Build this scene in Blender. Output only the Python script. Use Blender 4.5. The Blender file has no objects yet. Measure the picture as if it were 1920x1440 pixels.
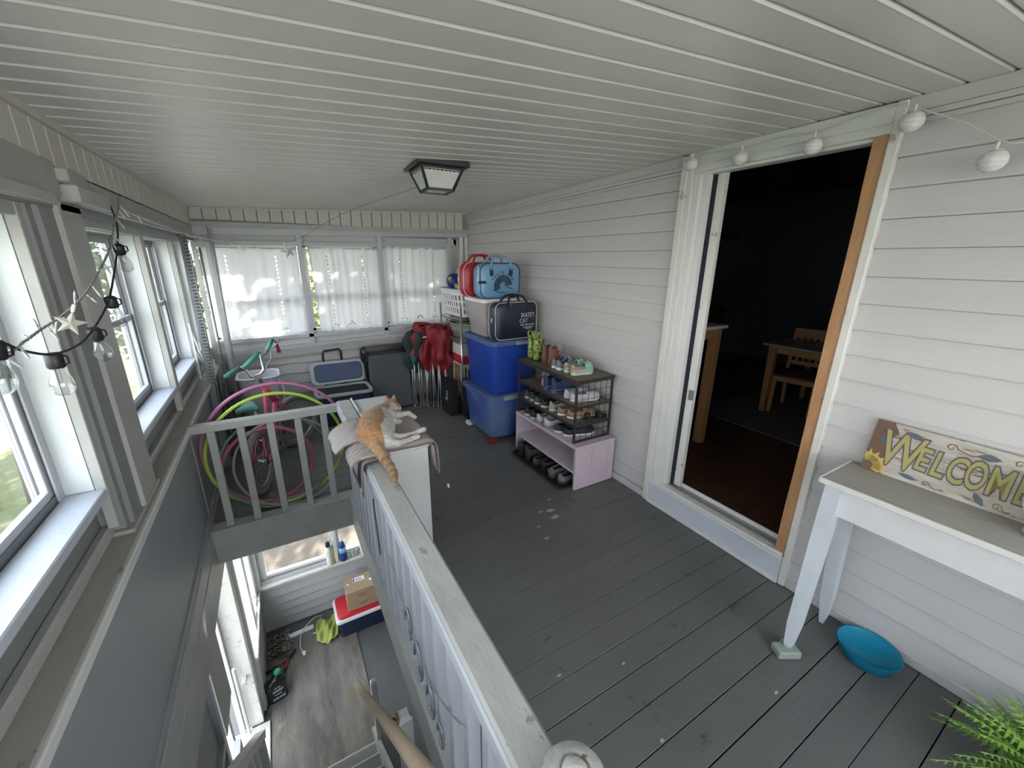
import bpy, math, random
from mathutils import Vector, Matrix, Euler
random.seed(7)
PI = math.pi
sc = bpy.context.scene
C = sc.collection
# ------------------------------------------------------------ camera
yaw, pit, rol = math.radians(30.5), math.radians(17.09), math.radians(-0.63)
cy, sy, cp, sp, cr, sr = math.cos(yaw), math.sin(yaw), math.cos(pit), math.sin(pit), math.cos(rol), math.sin(rol)
fwd = Vector((sy*cp, cy*cp, -sp)); rgt = Vector((cy, -sy, 0)); dwn = fwd.cross(rgt)
r2 = rgt*cr + dwn*sr; d2 = rgt*(-sr) + dwn*cr
cam = bpy.data.objects.new('camera', bpy.data.cameras.new('camera')); C.objects.link(cam)
cam.matrix_world = Matrix(((r2.x, -d2.x, -fwd.x, 0), (r2.y, -d2.y, -fwd.y, 0), (r2.z, -d2.z, -fwd.z, 1.75), (0, 0, 0, 1)))
cam.data.sensor_width = 36; cam.data.lens = 752.1/1920*36; cam.data.clip_start = 0.02; cam.data.clip_end = 400
sc.camera = cam
sc.view_settings.view_transform = 'Standard'; sc.view_settings.look = 'None'
sc.view_settings.gamma = 1; sc.view_settings.use_curve_mapping = False
sc.view_settings.exposure = 0.30
# ------------------------------------------------------------ sky and sun
w = bpy.data.worlds.new('sky'); sc.world = w; w.use_nodes = True
nt = w.node_tree; bg = nt.nodes['Background']
tc = nt.nodes.new('ShaderNodeTexCoord'); sx = nt.nodes.new('ShaderNodeSeparateXYZ')
rmp = nt.nodes.new('ShaderNodeValToRGB')
nt.links.new(tc.outputs['Generated'], sx.inputs[0]); nt.links.new(sx.outputs['Z'], rmp.inputs[0])
rmp.color_ramp.elements[0].position = 0.0; rmp.color_ramp.elements[0].color = (1.0, 0.985, 0.96, 1)
rmp.color_ramp.elements[1].position = 0.6; rmp.color_ramp.elements[1].color = (0.76, 0.86, 1.0, 1)
nt.links.new(rmp.outputs[0], bg.inputs[0]); bg.inputs[1].default_value = 6.5
sun = bpy.data.objects.new('sun', bpy.data.lights.new('sun', 'SUN')); C.objects.link(sun)
sun.data.energy = 24; sun.data.angle = math.radians(0.8); sun.data.color = (1, 0.95, 0.86)
SD = Vector((0.34, 1.0, 0.62)).normalized()      # towards the sun
sun.rotation_euler = SD.to_track_quat('Z', 'Y').to_euler()

# ------------------------------------------------------------ mesh helper
class MB:
    def __init__(s): s.v = []; s.f = []; s.m = []
    def add(s, vs, fs, mi=0):
        b = len(s.v); s.v += [tuple(p) for p in vs]
        for f in fs: s.f.append([b+i for i in f]); s.m.append(mi)
        return s
    def box(s, x0, x1, y0, y1, z0, z1, mi=0, M=None):
        vs = [Vector((x, y, z)) for z in (z0, z1) for y in (y0, y1) for x in (x0, x1)]
        if M is not None: vs = [M @ v for v in vs]
        return s.add(vs, [(0, 2, 3, 1), (4, 5, 7, 6), (0, 1, 5, 4), (2, 6, 7, 3), (0, 4, 6, 2), (1, 3, 7, 5)], mi)
    def bbox(s, x0, x1, y0, y1, z0, z1, b=0.004, mi=0, M=None):
        vs = []
        for z, i in ((z0, b), (z0+b, 0), (z1-b, 0), (z1, b)):
            X0, X1, Y0, Y1 = x0+i, x1-i, y0+i, y1-i
            c = b if i == 0 else b
            vs += [(X0+c*.7, Y0, z), (X1-c*.7, Y0, z), (X1, Y0+c*.7, z), (X1, Y1-c*.7, z), (X1-c*.7, Y1, z), (X0+c*.7, Y1, z), (X0, Y1-c*.7, z), (X0, Y0+c*.7, z)]
        if M is not None: vs = [M @ Vector(v) for v in vs]
        fs = [tuple(range(7, -1, -1)), tuple(range(24, 32))]
        for k in range(3):
            for i in range(8):
                j = (i+1) % 8; fs.append((k*8+i, k*8+j, k*8+8+j, k*8+8+i))
        return s.add(vs, fs, mi)
    def prism(s, poly, ax, a, b, mi=0, M=None):
        n = len(poly); vs = []
        for t in (a, b):
            for p in poly:
                v = {0: (t, p[0], p[1]), 1: (p[0], t, p[1]), 2: (p[0], p[1], t)}[ax]
                vs.append(M @ Vector(v) if M is not None else v)
        fs = [tuple(range(n))[::-1], tuple(range(n, 2*n))] + [(i, (i+1) % n, n+(i+1) % n, n+i) for i in range(n)]
        return s.add(vs, fs, mi)
    def bar(s, a, b, w, h=None, mi=0, up=(0, 0, 1)):
        a = Vector(a); b = Vector(b); h = w if h is None else h
        d = (b-a).normalized(); u = Vector(up)
        if abs(d.dot(u)) > .98: u = Vector((0, 1, 0))
        r = d.cross(u).normalized(); u = r.cross(d)
        vs = [p + r*sx_*w/2 + u*sz*h/2 for p in (a, b) for sx_, sz in ((-1, -1), (1, -1), (1, 1), (-1, 1))]
        return s.add(vs, [(3, 2, 1, 0), (4, 5, 6, 7), (0, 1, 5, 4), (1, 2, 6, 5), (2, 3, 7, 6), (3, 0, 4, 7)], mi)
    def tube(s, pts, r, n=8, mi=0, close=False, caps=True):
        pts = [Vector(p) for p in pts]; m = len(pts); rr = r if isinstance(r, (list, tuple)) else [r]*m
        vs = []; u = None
        for i, p in enumerate(pts):
            if close: d = pts[(i+1) % m]-pts[i-1]
            else: d = pts[min(i+1, m-1)]-pts[max(i-1, 0)]
            d = d.normalized() if d.length > 1e-9 else Vector((0, 0, 1))
            if u is None:
                u = Vector((0, 0, 1)) if abs(d.z) < .9 else Vector((1, 0, 0))
            u = (u - d*u.dot(d)); u = u.normalized() if u.length > 1e-6 else d.orthogonal().normalized()
            q = d.cross(u)
            for k in range(n):
                a = 2*PI*k/n; vs.append(p + (u*math.cos(a)+q*math.sin(a))*rr[i])
        fs = []
        for i in range(m if close else m-1):
            j = (i+1) % m
            for k in range(n):
                l = (k+1) % n; fs.append((i*n+k, i*n+l, j*n+l, j*n+k))
        if not close and caps: fs += [tuple(range(n))[::-1], tuple(range((m-1)*n, m*n))]
        return s.add(vs, fs, mi)
    def lathe(s, prof, n=20, M=None, mi=0, sx_=1, sy_=1):
        vs = []; m = len(prof)
        for r, z in prof:
            for k in range(n):
                a = 2*PI*k/n; v = Vector((r*math.cos(a)*sx_, r*math.sin(a)*sy_, z)); vs.append(M @ v if M is not None else v)
        fs = [(i*n+k, i*n+(k+1) % n, (i+1)*n+(k+1) % n, (i+1)*n+k) for i in range(m-1) for k in range(n)]
        if prof[0][0] > 1e-5: fs.append(tuple(range(n))[::-1])
        if prof[-1][0] > 1e-5: fs.append(tuple(range((m-1)*n, m*n)))
        return s.add(vs, fs, mi)
    def sph(s, c, r, n=14, m=9, mi=0, sc_=(1, 1, 1), M=None):
        vs = []
        for i in range(m+1):
            t = PI*i/m
            for k in range(n):
                a = 2*PI*k/n; v = Vector((math.sin(t)*math.cos(a)*r*sc_[0], math.sin(t)*math.sin(a)*r*sc_[1], -math.cos(t)*r*sc_[2]))
                if M is not None: v = M @ v
                vs.append(v+Vector(c))
        fs = [(i*n+k, i*n+(k+1) % n, (i+1)*n+(k+1) % n, (i+1)*n+k) for i in range(m) for k in range(n)]
        return s.add(vs, fs, mi)
    def grid(s, fn, nu, nv, mi=0, keep=None):
        vs = [fn(i/nu, j/nv) for j in range(nv+1) for i in range(nu+1)]
        fs = [(j*(nu+1)+i, j*(nu+1)+i+1, (j+1)*(nu+1)+i+1, (j+1)*(nu+1)+i) for j in range(nv) for i in range(nu) if keep is None or keep((i+.5)/nu, (j+.5)/nv)]
        return s.add(vs, fs, mi)
    def build(s, name, mats, parent=None, smooth=False, world=True, solid=0, sub=0, bev=0):
        me = bpy.data.meshes.new(name)
        mats = mats if isinstance(mats, (list, tuple)) else [mats]
        vs = [Vector(p) for p in s.v]
        lo = Vector((min(v.x for v in vs), min(v.y for v in vs), min(v.z for v in vs)))
        hi = Vector((max(v.x for v in vs), max(v.y for v in vs), max(v.z for v in vs)))
        o = bpy.data.objects.new(name, me); C.objects.link(o)
        if parent is None: org = Vector(((lo.x+hi.x)/2, (lo.y+hi.y)/2, lo.z)); o.location = org
        else:
            org = Vector((0, 0, 0)); o.parent = parent
            if world:
                p = parent; Mw = Matrix.Identity(4)
                while p is not None:
                    Mw = Matrix.LocRotScale(p.location, p.rotation_euler, p.scale) @ Mw; p = p.parent
                Mi = Mw.inverted(); vs = [Mi @ v for v in vs]
                lo = Vector((min(v.x for v in vs), min(v.y for v in vs), min(v.z for v in vs)))
                hi = Vector((max(v.x for v in vs), max(v.y for v in vs), max(v.z for v in vs)))
            org = (lo+hi)/2; o.location = org
        me.from_pydata([v-org for v in vs], [], s.f)
        for m in mats: me.materials.append(m)
        if len(mats) > 1: me.polygons.foreach_set('material_index', s.m)
        if smooth: me.polygons.foreach_set('use_smooth', [True]*len(me.polygons))
        me.update()
        if solid:
            md = o.modifiers.new('s', 'SOLIDIFY'); md.thickness = solid; md.offset = 0
        if bev:
            md = o.modifiers.new('b', 'BEVEL'); md.width = bev; md.segments = 2; md.limit_method = 'ANGLE'
        if sub:
            md = o.modifiers.new('u', 'SUBSURF'); md.levels = sub; md.render_levels = sub
        return o
def tag(o, label=None, cat=None, group=None, kind=None):
    for k, v in (('label', label), ('category', cat), ('group', group), ('kind', kind)):
        if v: o[k] = v
    return o
def thing(name, label, cat, loc=(0, 0, 0), rz=0, group=None, rot=None, kind=None):
    o = bpy.data.objects.new(name, None); C.objects.link(o); o.empty_display_size = .05
    o.location = loc; o.rotation_euler = rot if rot else (0, 0, rz)
    return tag(o, label, cat, group, kind)
def struct(name, loc=(0, 0, 0)):
    return thing(name, None, None, loc, kind='structure')
def copy_tree(o, parent=None):
    c = o.copy(); C.objects.link(c)
    if parent is not None: c.parent = parent
    for ch in list(o.children): copy_tree(ch, c)
    return c
def twin(o, loc, rz=None, label=None, rot=None, group=None):
    c = copy_tree(o); c.location = loc
    if rz is not None: c.rotation_euler = (0, 0, rz)
    if rot is not None: c.rotation_euler = rot
    if label: c['label'] = label
    if group: c['group'] = group
    return c

# ------------------------------------------------------------ materials
_mc = {}
def mat(name, col, rough=.5, col2=None, scale=6, amt=.5, bump=0, bscale=None, metal=0, spec=.5, stretch=(1, 1, 1), trans=0, sss=0, alpha=1, coat=0, chips=None, chipt=.7, chips_scale=9, emit=None):
    if name in _mc: return _mc[name]
    m = bpy.data.materials.new(name); m.use_nodes = True; n = m.node_tree; b = n.nodes['Principled BSDF']; L = n.links
    b.inputs['Base Color'].default_value = (*col, 1); b.inputs['Roughness'].default_value = rough
    b.inputs['Metallic'].default_value = metal; b.inputs['Specular IOR Level'].default_value = spec
    if coat: b.inputs['Coat Weight'].default_value = coat
    if trans: b.inputs['Transmission Weight'].default_value = trans
    if alpha < 1: b.inputs['Alpha'].default_value = alpha
    co = None
    if col2 or bump or chips:
        geo = n.nodes.new('ShaderNodeNewGeometry'); mp = n.nodes.new('ShaderNodeMapping'); mp.inputs['Scale'].default_value = stretch
        L.new(geo.outputs['Position'], mp.inputs[0]); co = mp.outputs[0]
    cur = None
    if col2:
        t = n.nodes.new('ShaderNodeTexNoise'); t.inputs['Scale'].default_value = scale; t.inputs['Detail'].default_value = 6; t.inputs['Roughness'].default_value = .6
        L.new(co, t.inputs['Vector'])
        r = n.nodes.new('ShaderNodeValToRGB'); r.color_ramp.elements[0].position = .5-amt/2+.02; r.color_ramp.elements[1].position = .5+amt/2
        r.color_ramp.elements[0].color = (*col, 1); r.color_ramp.elements[1].color = (*col2, 1)
        L.new(t.outputs[0], r.inputs[0]); L.new(r.outputs[0], b.inputs['Base Color']); cur = r.outputs[0]
    if chips:
        t = n.nodes.new('ShaderNodeTexNoise'); t.inputs['Scale'].default_value = chips_scale; t.inputs['Detail'].default_value = 8; t.inputs['Roughness'].default_value = .7
        L.new(co, t.inputs['Vector'])
        r = n.nodes.new('ShaderNodeValToRGB'); r.color_ramp.elements[0].position = chipt; r.color_ramp.elements[1].position = chipt+.03
        L.new(t.outputs[0], r.inputs[0])
        mx = n.nodes.new('ShaderNodeMix'); mx.data_type = 'RGBA'; L.new(r.outputs[0], mx.inputs[0])
        if cur: L.new(cur, mx.inputs[6])
        else: mx.inputs[6].default_value = (*col, 1)
        mx.inputs[7].default_value = (*chips, 1); L.new(mx.outputs[2], b.inputs['Base Color'])
    if bump:
        t = n.nodes.new('ShaderNodeTexNoise'); t.inputs['Scale'].default_value = bscale or scale*4; t.inputs['Detail'].default_value = 5
        L.new(co, t.inputs['Vector']); bp = n.nodes.new('ShaderNodeBump'); bp.inputs['Strength'].default_value = bump; bp.inputs['Distance'].default_value = .01
        L.new(t.outputs[0], bp.inputs['Height']); L.new(bp.outputs[0], b.inputs['Normal'])
    _mc[name] = m; return m
def glassmat(name, tint=(1, 1, 1), refl=.04, pw_=4):
    if name in _mc: return _mc[name]
    m = bpy.data.materials.new(name); m.use_nodes = True; n = m.node_tree; n.nodes.clear()
    o = n.nodes.new('ShaderNodeOutputMaterial'); a = n.nodes.new('ShaderNodeBsdfTransparent'); g = n.nodes.new('ShaderNodeBsdfGlossy'); x = n.nodes.new('ShaderNodeMixShader')
    a.inputs[0].default_value = (*tint, 1); g.inputs['Roughness'].default_value = .02
    f = n.nodes.new('ShaderNodeLayerWeight'); f.inputs[0].default_value = .5; pw = n.nodes.new('ShaderNodeMath'); pw.operation = 'POWER'; pw.inputs[1].default_value = pw_
    ml = n.nodes.new('ShaderNodeMath'); ml.operation = 'MULTIPLY_ADD'; ml.inputs[1].default_value = .7; ml.inputs[2].default_value = refl
    n.links.new(f.outputs['Facing'], pw.inputs[0]); n.links.new(pw.outputs[0], ml.inputs[0]); n.links.new(ml.outputs[0], x.inputs[0]); n.links.new(a.outputs[0], x.inputs[1]); n.links.new(g.outputs[0], x.inputs[2]); n.links.new(x.outputs[0], o.inputs[0])
    _mc[name] = m; return m
def clothmat(name, col, tr=.5):
    if name in _mc: return _mc[name]
    m = bpy.data.materials.new(name); m.use_nodes = True; n = m.node_tree; n.nodes.clear()
    o = n.nodes.new('ShaderNodeOutputMaterial'); a = n.nodes.new('ShaderNodeBsdfDiffuse'); g = n.nodes.new('ShaderNodeBsdfTranslucent'); x = n.nodes.new('ShaderNodeMixShader')
    a.inputs[0].default_value = (*col, 1); g.inputs[0].default_value = (*col, 1); x.inputs[0].default_value = tr
    n.links.new(a.outputs[0], x.inputs[1]); n.links.new(g.outputs[0], x.inputs[2]); n.links.new(x.outputs[0], o.inputs[0])
    _mc[name] = m; return m
M_ceil = mat('ceiling_vinyl', (.58, .57, .52), .34, (.62, .61, .565), 2.5, .8)
M_frieze = mat('frieze_vinyl', (.52, .505, .44), .5, (.56, .55, .49), 4, .8)
M_side = mat('grey_siding', (.50, .495, .495), .55, (.545, .54, .535), 5, .7, .12, 60, stretch=(.6, .25, 3))
M_floor = mat('grey_deck_paint', (.105, .108, .105), .48, (.145, .145, .138), 1.8, .5, .15, 50, stretch=(.6, 1.2, 1), chips=(.075, .073, .068), chipt=.62, chips_scale=5)
M_rail = mat('grey_rail_paint', (.36, .37, .36), .45, (.44, .45, .43), 6, .5, .2, 40, chips=(.2, .2, .18), chipt=.66)
M_rail2 = mat('pale_blue_rail_paint', (.42, .45, .49), .45, (.48, .50, .53), 5, .7, .15, 40)
M_lpanel = mat('slate_wall_panel', (.27, .29, .31), .5, (.31, .33, .34), 3, .8)
M_lwood = mat('grey_trim_paint', (.32, .33, .31), .5, (.40, .39, .36), 5, .5, .25, 35, chips=(.19, .185, .165), chipt=.63)
M_dpost = mat('dark_grey_corner_board', (.21, .22, .22), .5, (.25, .26, .26), 4, .8)
M_white = mat('white_trim_paint', (.70, .71, .70), .4, (.62, .63, .61), 6, .8, .1, 40)
M_whitew = mat('worn_white_paint', (.70, .70, .68), .5, (.60, .60, .56), 9, .7, .3, 40, chips=(.33, .31, .27), chipt=.64)
M_jamb = mat('white_window_jamb', (.66, .71, .72), .45, (.60, .65, .66), 5, .7)
M_sill = mat('bluish_sill_paint', (.50, .55, .62), .45, (.56, .60, .66), 6, .7, .3, 22)
M_alu = mat('window_aluminium', (.20, .215, .23), .45, metal=.3)
M_darkgap = mat('dark_gap', (.015, .018, .03), .9)
M_glass = glassmat('window_glass')
# ------------------------------------------------------------ the porch shell
XL, XR, YF, YB = -.58, 2.29, 5.06, -1.7
def zc(x, y):
    zl = 2.165+.007*y; zr = 2.39-.0135*y
    return zl+(zr-zl)*(x-XL)/(XR-XL)
# ceiling: ribbed soffit boards running across the porch
ceil = struct('ceiling')
cb0 = None; y = YB
i = 0
pitch = .1172
while y < YF+.01:
    y1 = y+pitch; mb = MB(); prof = [(0, .006), (.0035, .006), (.005, -.008), (.010, -.0125), (.016, -.012), (pitch-.010, -.012), (pitch-.004, -.010), (pitch-.002, .006), (pitch, .006)]
    n = len(prof); vs = []
    for x in (-.62, 2.33):
        for a, b in prof: vs.append((x, y+a, zc(x, y+a)+b+.012))
    mb.add(vs, [(k, k+1, n+k+1, n+k) for k in range(n-1)])
    mb.add([(-.62, y, zc(-.62, y)+.03), (-.62, y1, zc(-.62, y1)+.03), (2.33, y1, zc(2.33, y1)+.03), (2.33, y, zc(2.33, y)+.03)], [(0, 1, 2, 3)])
    mb.build('ceiling_board', M_ceil, ceil); y = y1
mb = MB(); mb.add([(x, yy, zc(x, yy)+.16) for x, yy in ((-1.1, YB-.3), (2.6, YB-.3), (2.6, YF+1.15), (-1.1, YF+1.15))]+[(x, yy, zc(x, yy)+.04) for x, yy in ((-1.1, YB-.3), (2.6, YB-.3), (2.6, YF+1.15), (-1.1, YF+1.15))],
    [(0, 1, 2, 3), (7, 6, 5, 4), (0, 4, 5, 1), (1, 5, 6, 2), (2, 6, 7, 3), (3, 7, 4, 0)])
mb.build('roof_deck', M_dpost, ceil)
# floor boards
floor = struct('floor')
edges = []; y = -1.7
rnd = random.Random(3)
while y < 5.08:
    edges.append(y); y += .1285 + rnd.uniform(-.006, .006)
edges.append(5.1)
SX0, SX1, SY0, SY1 = -.60, .315, .33, 2.93
for a, b in zip(edges[:-1], edges[1:]):
    x0 = -.62
    if a >= SY0-.05 and b <= SY1+.05: x0 = SX1
    g = .0013 + (rnd.random() < .35)*.0014
    dz = rnd.uniform(-.0012, .0012)
    MB().bbox(x0, 2.3, a+g, b-g, -.03, dz, .0014).build('floor_board', M_floor, floor)
MB().box(-.62, 2.3, -1.7, SY0-.03, -.05, -.031).box(-.62, 2.3, SY1+.03, 5.1, -.05, -.031).box(SX1, 2.3, -1.7, 5.1, -.052, -.033).build('underlay', M_darkgap, floor)
M_chip = mat('bare_patch', (.42, .43, .42), .6)
mb = MB()
for px, py, s in ((1.545, 2.04, 1), (1.53, 1.965, .9), (1.47, 2.06, .6), (1.62, 2.16, .5), (1.36, 1.93, .5), (1.34, 1.80, .6), (.86, 1.02, .35), (1.9, .62, .4), (1.15, .92, .3), (1.02, .46, .5), (1.05, .62, .3), (1.62, .50, .4)):
    n = 9; pts = [(px+s*.022*rnd.uniform(.4, 1.5)*math.cos(2*PI*k/n)*1.5, py+s*.022*rnd.uniform(.3, 1.3)*math.sin(2*PI*k/n)) for k in range(n)]
    mb.add([(a, b, .0022) for a, b in pts]+[(px, py, .0022)], [(k, (k+1) % n, n) for k in range(n)])
mb.build('paint_chips', M_chip, floor)['kind'] = 'stuff'
# right house wall: lap siding
def course(mb, ax, x, a, b, z0, z1, s):    # lap board: s = outward sign along the normal
    th = .016; z0 += .006
    poly = [(x, z0), (x+s*th, z0), (x+s*(th+.001), z0+.006), (x+s*.0005, z1+.002), (x, z1+.002)]
    mb.prism(poly, ax, a, b)
def siding(parent, ax, x, a, b, z0, z1, s, m, p=.1178, top=None):
    z = z0
    while z < z1-.01:
        mb = MB(); t = min(z+p, z1)
        if ax == 1: course(mb, 1, x, a, b, z, t, s)
        else:
            th = .016; poly = [(x, z+.006), (x+s*th, z+.006), (x+s*(th+.001), z+.012), (x+s*.0005, t+.002), (x, t+.002)]
            mb.prism(poly, 0, a, b)
        mb.build('siding_board', m, parent); z = t
wr = struct('wall_right')
siding(wr, 1, XR+.012, 1.83, YF, .055, 2.30, -1, M_side)
siding(wr, 1, XR+.012, YB, .797, .045, 2.33, -1, M_side)
MB().box(2.302, 2.42, 1.83, YF, -.05, 2.45).box(2.302, 2.42, YB, .797, -.05, 2.45).box(2.302, 2.42, .797, 1.83, 2.34, 2.45).box(2.30, 2.42, .797, 1.83, -.05, .17).build('wall_core', M_dpost, wr)
for a, b in ((1.83, YF), (YB, .797)):
    mb = MB()
    for z0, z1, o in ((-.055, -.002, .016), (-.078, -.058, .020), (-.098, -.081, .012)):
        vs = [(x, yy, zc(XR, yy)+z) for x in (XR-o, XR+.02) for yy in (a, b) for z in (z0, z1)]
        mb.add(vs, [(0, 2, 3, 1), (4, 5, 7, 6), (0, 4, 6, 2), (1, 3, 7, 5), (0, 1, 5, 4), (2, 6, 7, 3)])
    mb.build('top_moulding', M_side, wr)
    MB().bbox(XR-.018, XR+.01, a, b, 0.001, .055, .004).build('starter_strip', M_side, wr)
# door opening of the house: sliding glass door pushed open
d1 = struct('door_1')
MB().bbox(2.262, 2.30, .797, .832, .003, 2.375, .004).build('casing_right', M_whitew, d1)
MB().bbox(2.258, 2.30, 1.785, 1.828, .003, 2.36, .004).bbox(2.265, 2.30, 1.745, 1.785, .17, 2.33, .003).build('casing_left', M_whitew, d1)
MB().bbox(2.262, 2.30, .832, 1.785, 2.298, 2.372, .004).bbox(2.270, 2.36, .832, 1.77, 2.262, 2.300, .003).bbox(2.290, 2.36, .86, 1.77, 2.246, 2.262, .002).build('header', M_white, d1)
M_oak = mat('raw_stud_wood', (.36, .185, .085), .6, (.50, .28, .14), 5, .5, .3, 30, stretch=(3, 3, .5), chips=(.15, .075, .04), chipt=.63, chips_scale=10)
mb = MB(); pts = []
for k in range(14):
    z = .195+k*(2.08/13); pts.append((z, .885+.002*math.sin(k*1.1)+rnd.uniform(-.0015, .0015)))
vs = []
for z, yy in pts: vs += [(2.272, .832, z), (2.272, yy, z), (2.40, yy, z), (2.40, .832, z)]
mb.add(vs, [(4*k+j, 4*k+(j+1) % 4, 4*k+4+(j+1) % 4, 4*k+4+j) for k in range(13) for j in range(4)]+[(0, 1, 2, 3), (52, 55, 54, 53)])
mb.build('jamb_stud', M_oak, d1)
MB().bbox(2.268, 2.285, .833, 1.784, .005, .165, .003, ).build('riser_panel', M_sill, d1)
MB().bbox(2.252, 2.285, .833, 1.784, .002, .020, .003).build('riser_base_strip', M_whitew, d1)
MB().bbox(2.246, 2.286, .833, 1.784, .164, .176, .003).build('step_nosing', M_white, d1)
MB().box(2.275, 2.45, .833, 1.784, .166, .176).build('shadow_gap', M_darkgap, d1)
M_track = mat('aluminium_track', (.32, .33, .32), .5, (.42, .42, .40), 15, .6, metal=.3)
MB().bbox(2.262, 2.31, .84, 1.745, .177, .196, .002).build('outer_sill', M_whitew, d1)
MB().box(2.30, 2.385, .86, 1.745, .177, .187).box(2.318, 2.322, .87, 1.745, .187, .198).build('track', M_track, d1)
MB().box(2.385, 2.393, .87, 1.745, .177, .215).build('track_lip', M_white, d1)
MB().bbox(2.275, 2.335, 1.70, 1.745, .19, 2.262, .003).bbox(2.30, 2.34, 1.662, 1.70, .19, 2.262, .002).build('frame_stile', M_white, d1)
MB().bbox(2.345, 2.38, 1.585, 1.635, .2, 2.262, .003).build('slider_stile', M_whitew, d1)
MB().box(2.341, 2.36, 1.635, 1.664, .2, 2.262).build('weather_strip', M_darkgap, d1)
MB().bbox(2.335, 2.352, 1.585, 1.615, .86, .93, .004).build('latch', M_alu, d1)
# left wall upper
wl = struct('wall_left')
y = YB
while y < YF:
    y1 = y+.111; mb = MB()
    prof = [(.003, -.006), (.0032, .010), (.005, .012), (.103, .012), (.1035, -.006)]
    vs = [(XL+b, y+a, z) for z in (0, 1) for a, b in prof]
    n = 5; vs = [(vx, vy, (2.03 if q < n else zc(XL, vy)+.02)) for q, (vx, vy, vz) in enumerate(vs)]
    mb.add(vs, [(k, k+1, n+k+1, n+k) for k in range(n-1)]); mb.build('frieze_board', M_frieze, wl); y = y1
mb = MB()
vs = [(x, yy, zc(XL, yy)+z) for x in (XL-.01, XL+.028) for yy in (YB, YF) for z in (-.022, 0.004)]
mb.add(vs, [(0, 2, 3, 1), (4, 5, 7, 6), (0, 4, 6, 2), (1, 3, 7, 5), (0, 1, 5, 4), (2, 6, 7, 3)]); mb.build('cove_strip', M_frieze, wl)
MB().box(-.70, XL-.002, YB, 5.3, 1.9, 2.3).build('beam_core', M_dpost, wl)
MB().bbox(XL-.02, XL+.022, YB, 2.02, 1.935, 2.045, .004).bbox(XL-.02, XL+.012, 2.02, YF, 1.965, 2.04, .004).build('beam_board', M_lwood, wl)
MB().bbox(XL-.03, XL+.035, YB, 1.95, 1.905, 1.940, .004).bbox(XL-.02, XL+.018, 2.40, YF, 1.925, 1.967, .003).build('upper_rail', M_rail, wl)
MB().bbox(XL-.02, XL+.055, 2.06, 2.40, 1.925, 1.985, .005).build('beam_splice', M_rail, wl)
MB().bbox(XL+.015, XL+.05, 2.02, 2.20, 1.985, 2.03, .006).build('beam_joint', M_lwood, wl)
# sill ledge and the panel below it
MB().bbox(-.675, -.562, YB, YF, .715, .745, .004).build('ledge_cap', M_lwood, wl)
MB().bbox(-.572, -.553, YB, YF, .700, .738, .004).build('ledge_nosing', M_white, wl)
MB().bbox(-.672, -.636, YB, 1.90, .745, .792, .008).bbox(-.672, -.636, 2.28, YF, .745, .785, .008).build('ledge_moulding', M_rail, wl)
MB().bbox(-.69, -.575, 1.84, 2.27, .742, .760, .004).build('post_foot', M_lwood, wl)
MB().box(-.70, -.668, YB, YF, .74, .93).build('apron', M_dpost, wl)
MB().box(-.70, -.582, YB, YF, .03, .716).build('panel', M_lpanel, wl)
MB().bbox(-.585, -.572, YB, YF, .045, .075, .003).bbox(-.585, -.574, YB, YF, .015, .035, .003).build('panel_trim', M_lpanel, wl)
MB().box(-.585, -.576, 3.06, 3.075, .03, .70).box(-.585, -.576, 4.1, 4.11, .03, .70).build('panel_batten', M_lpanel, wl)
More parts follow.
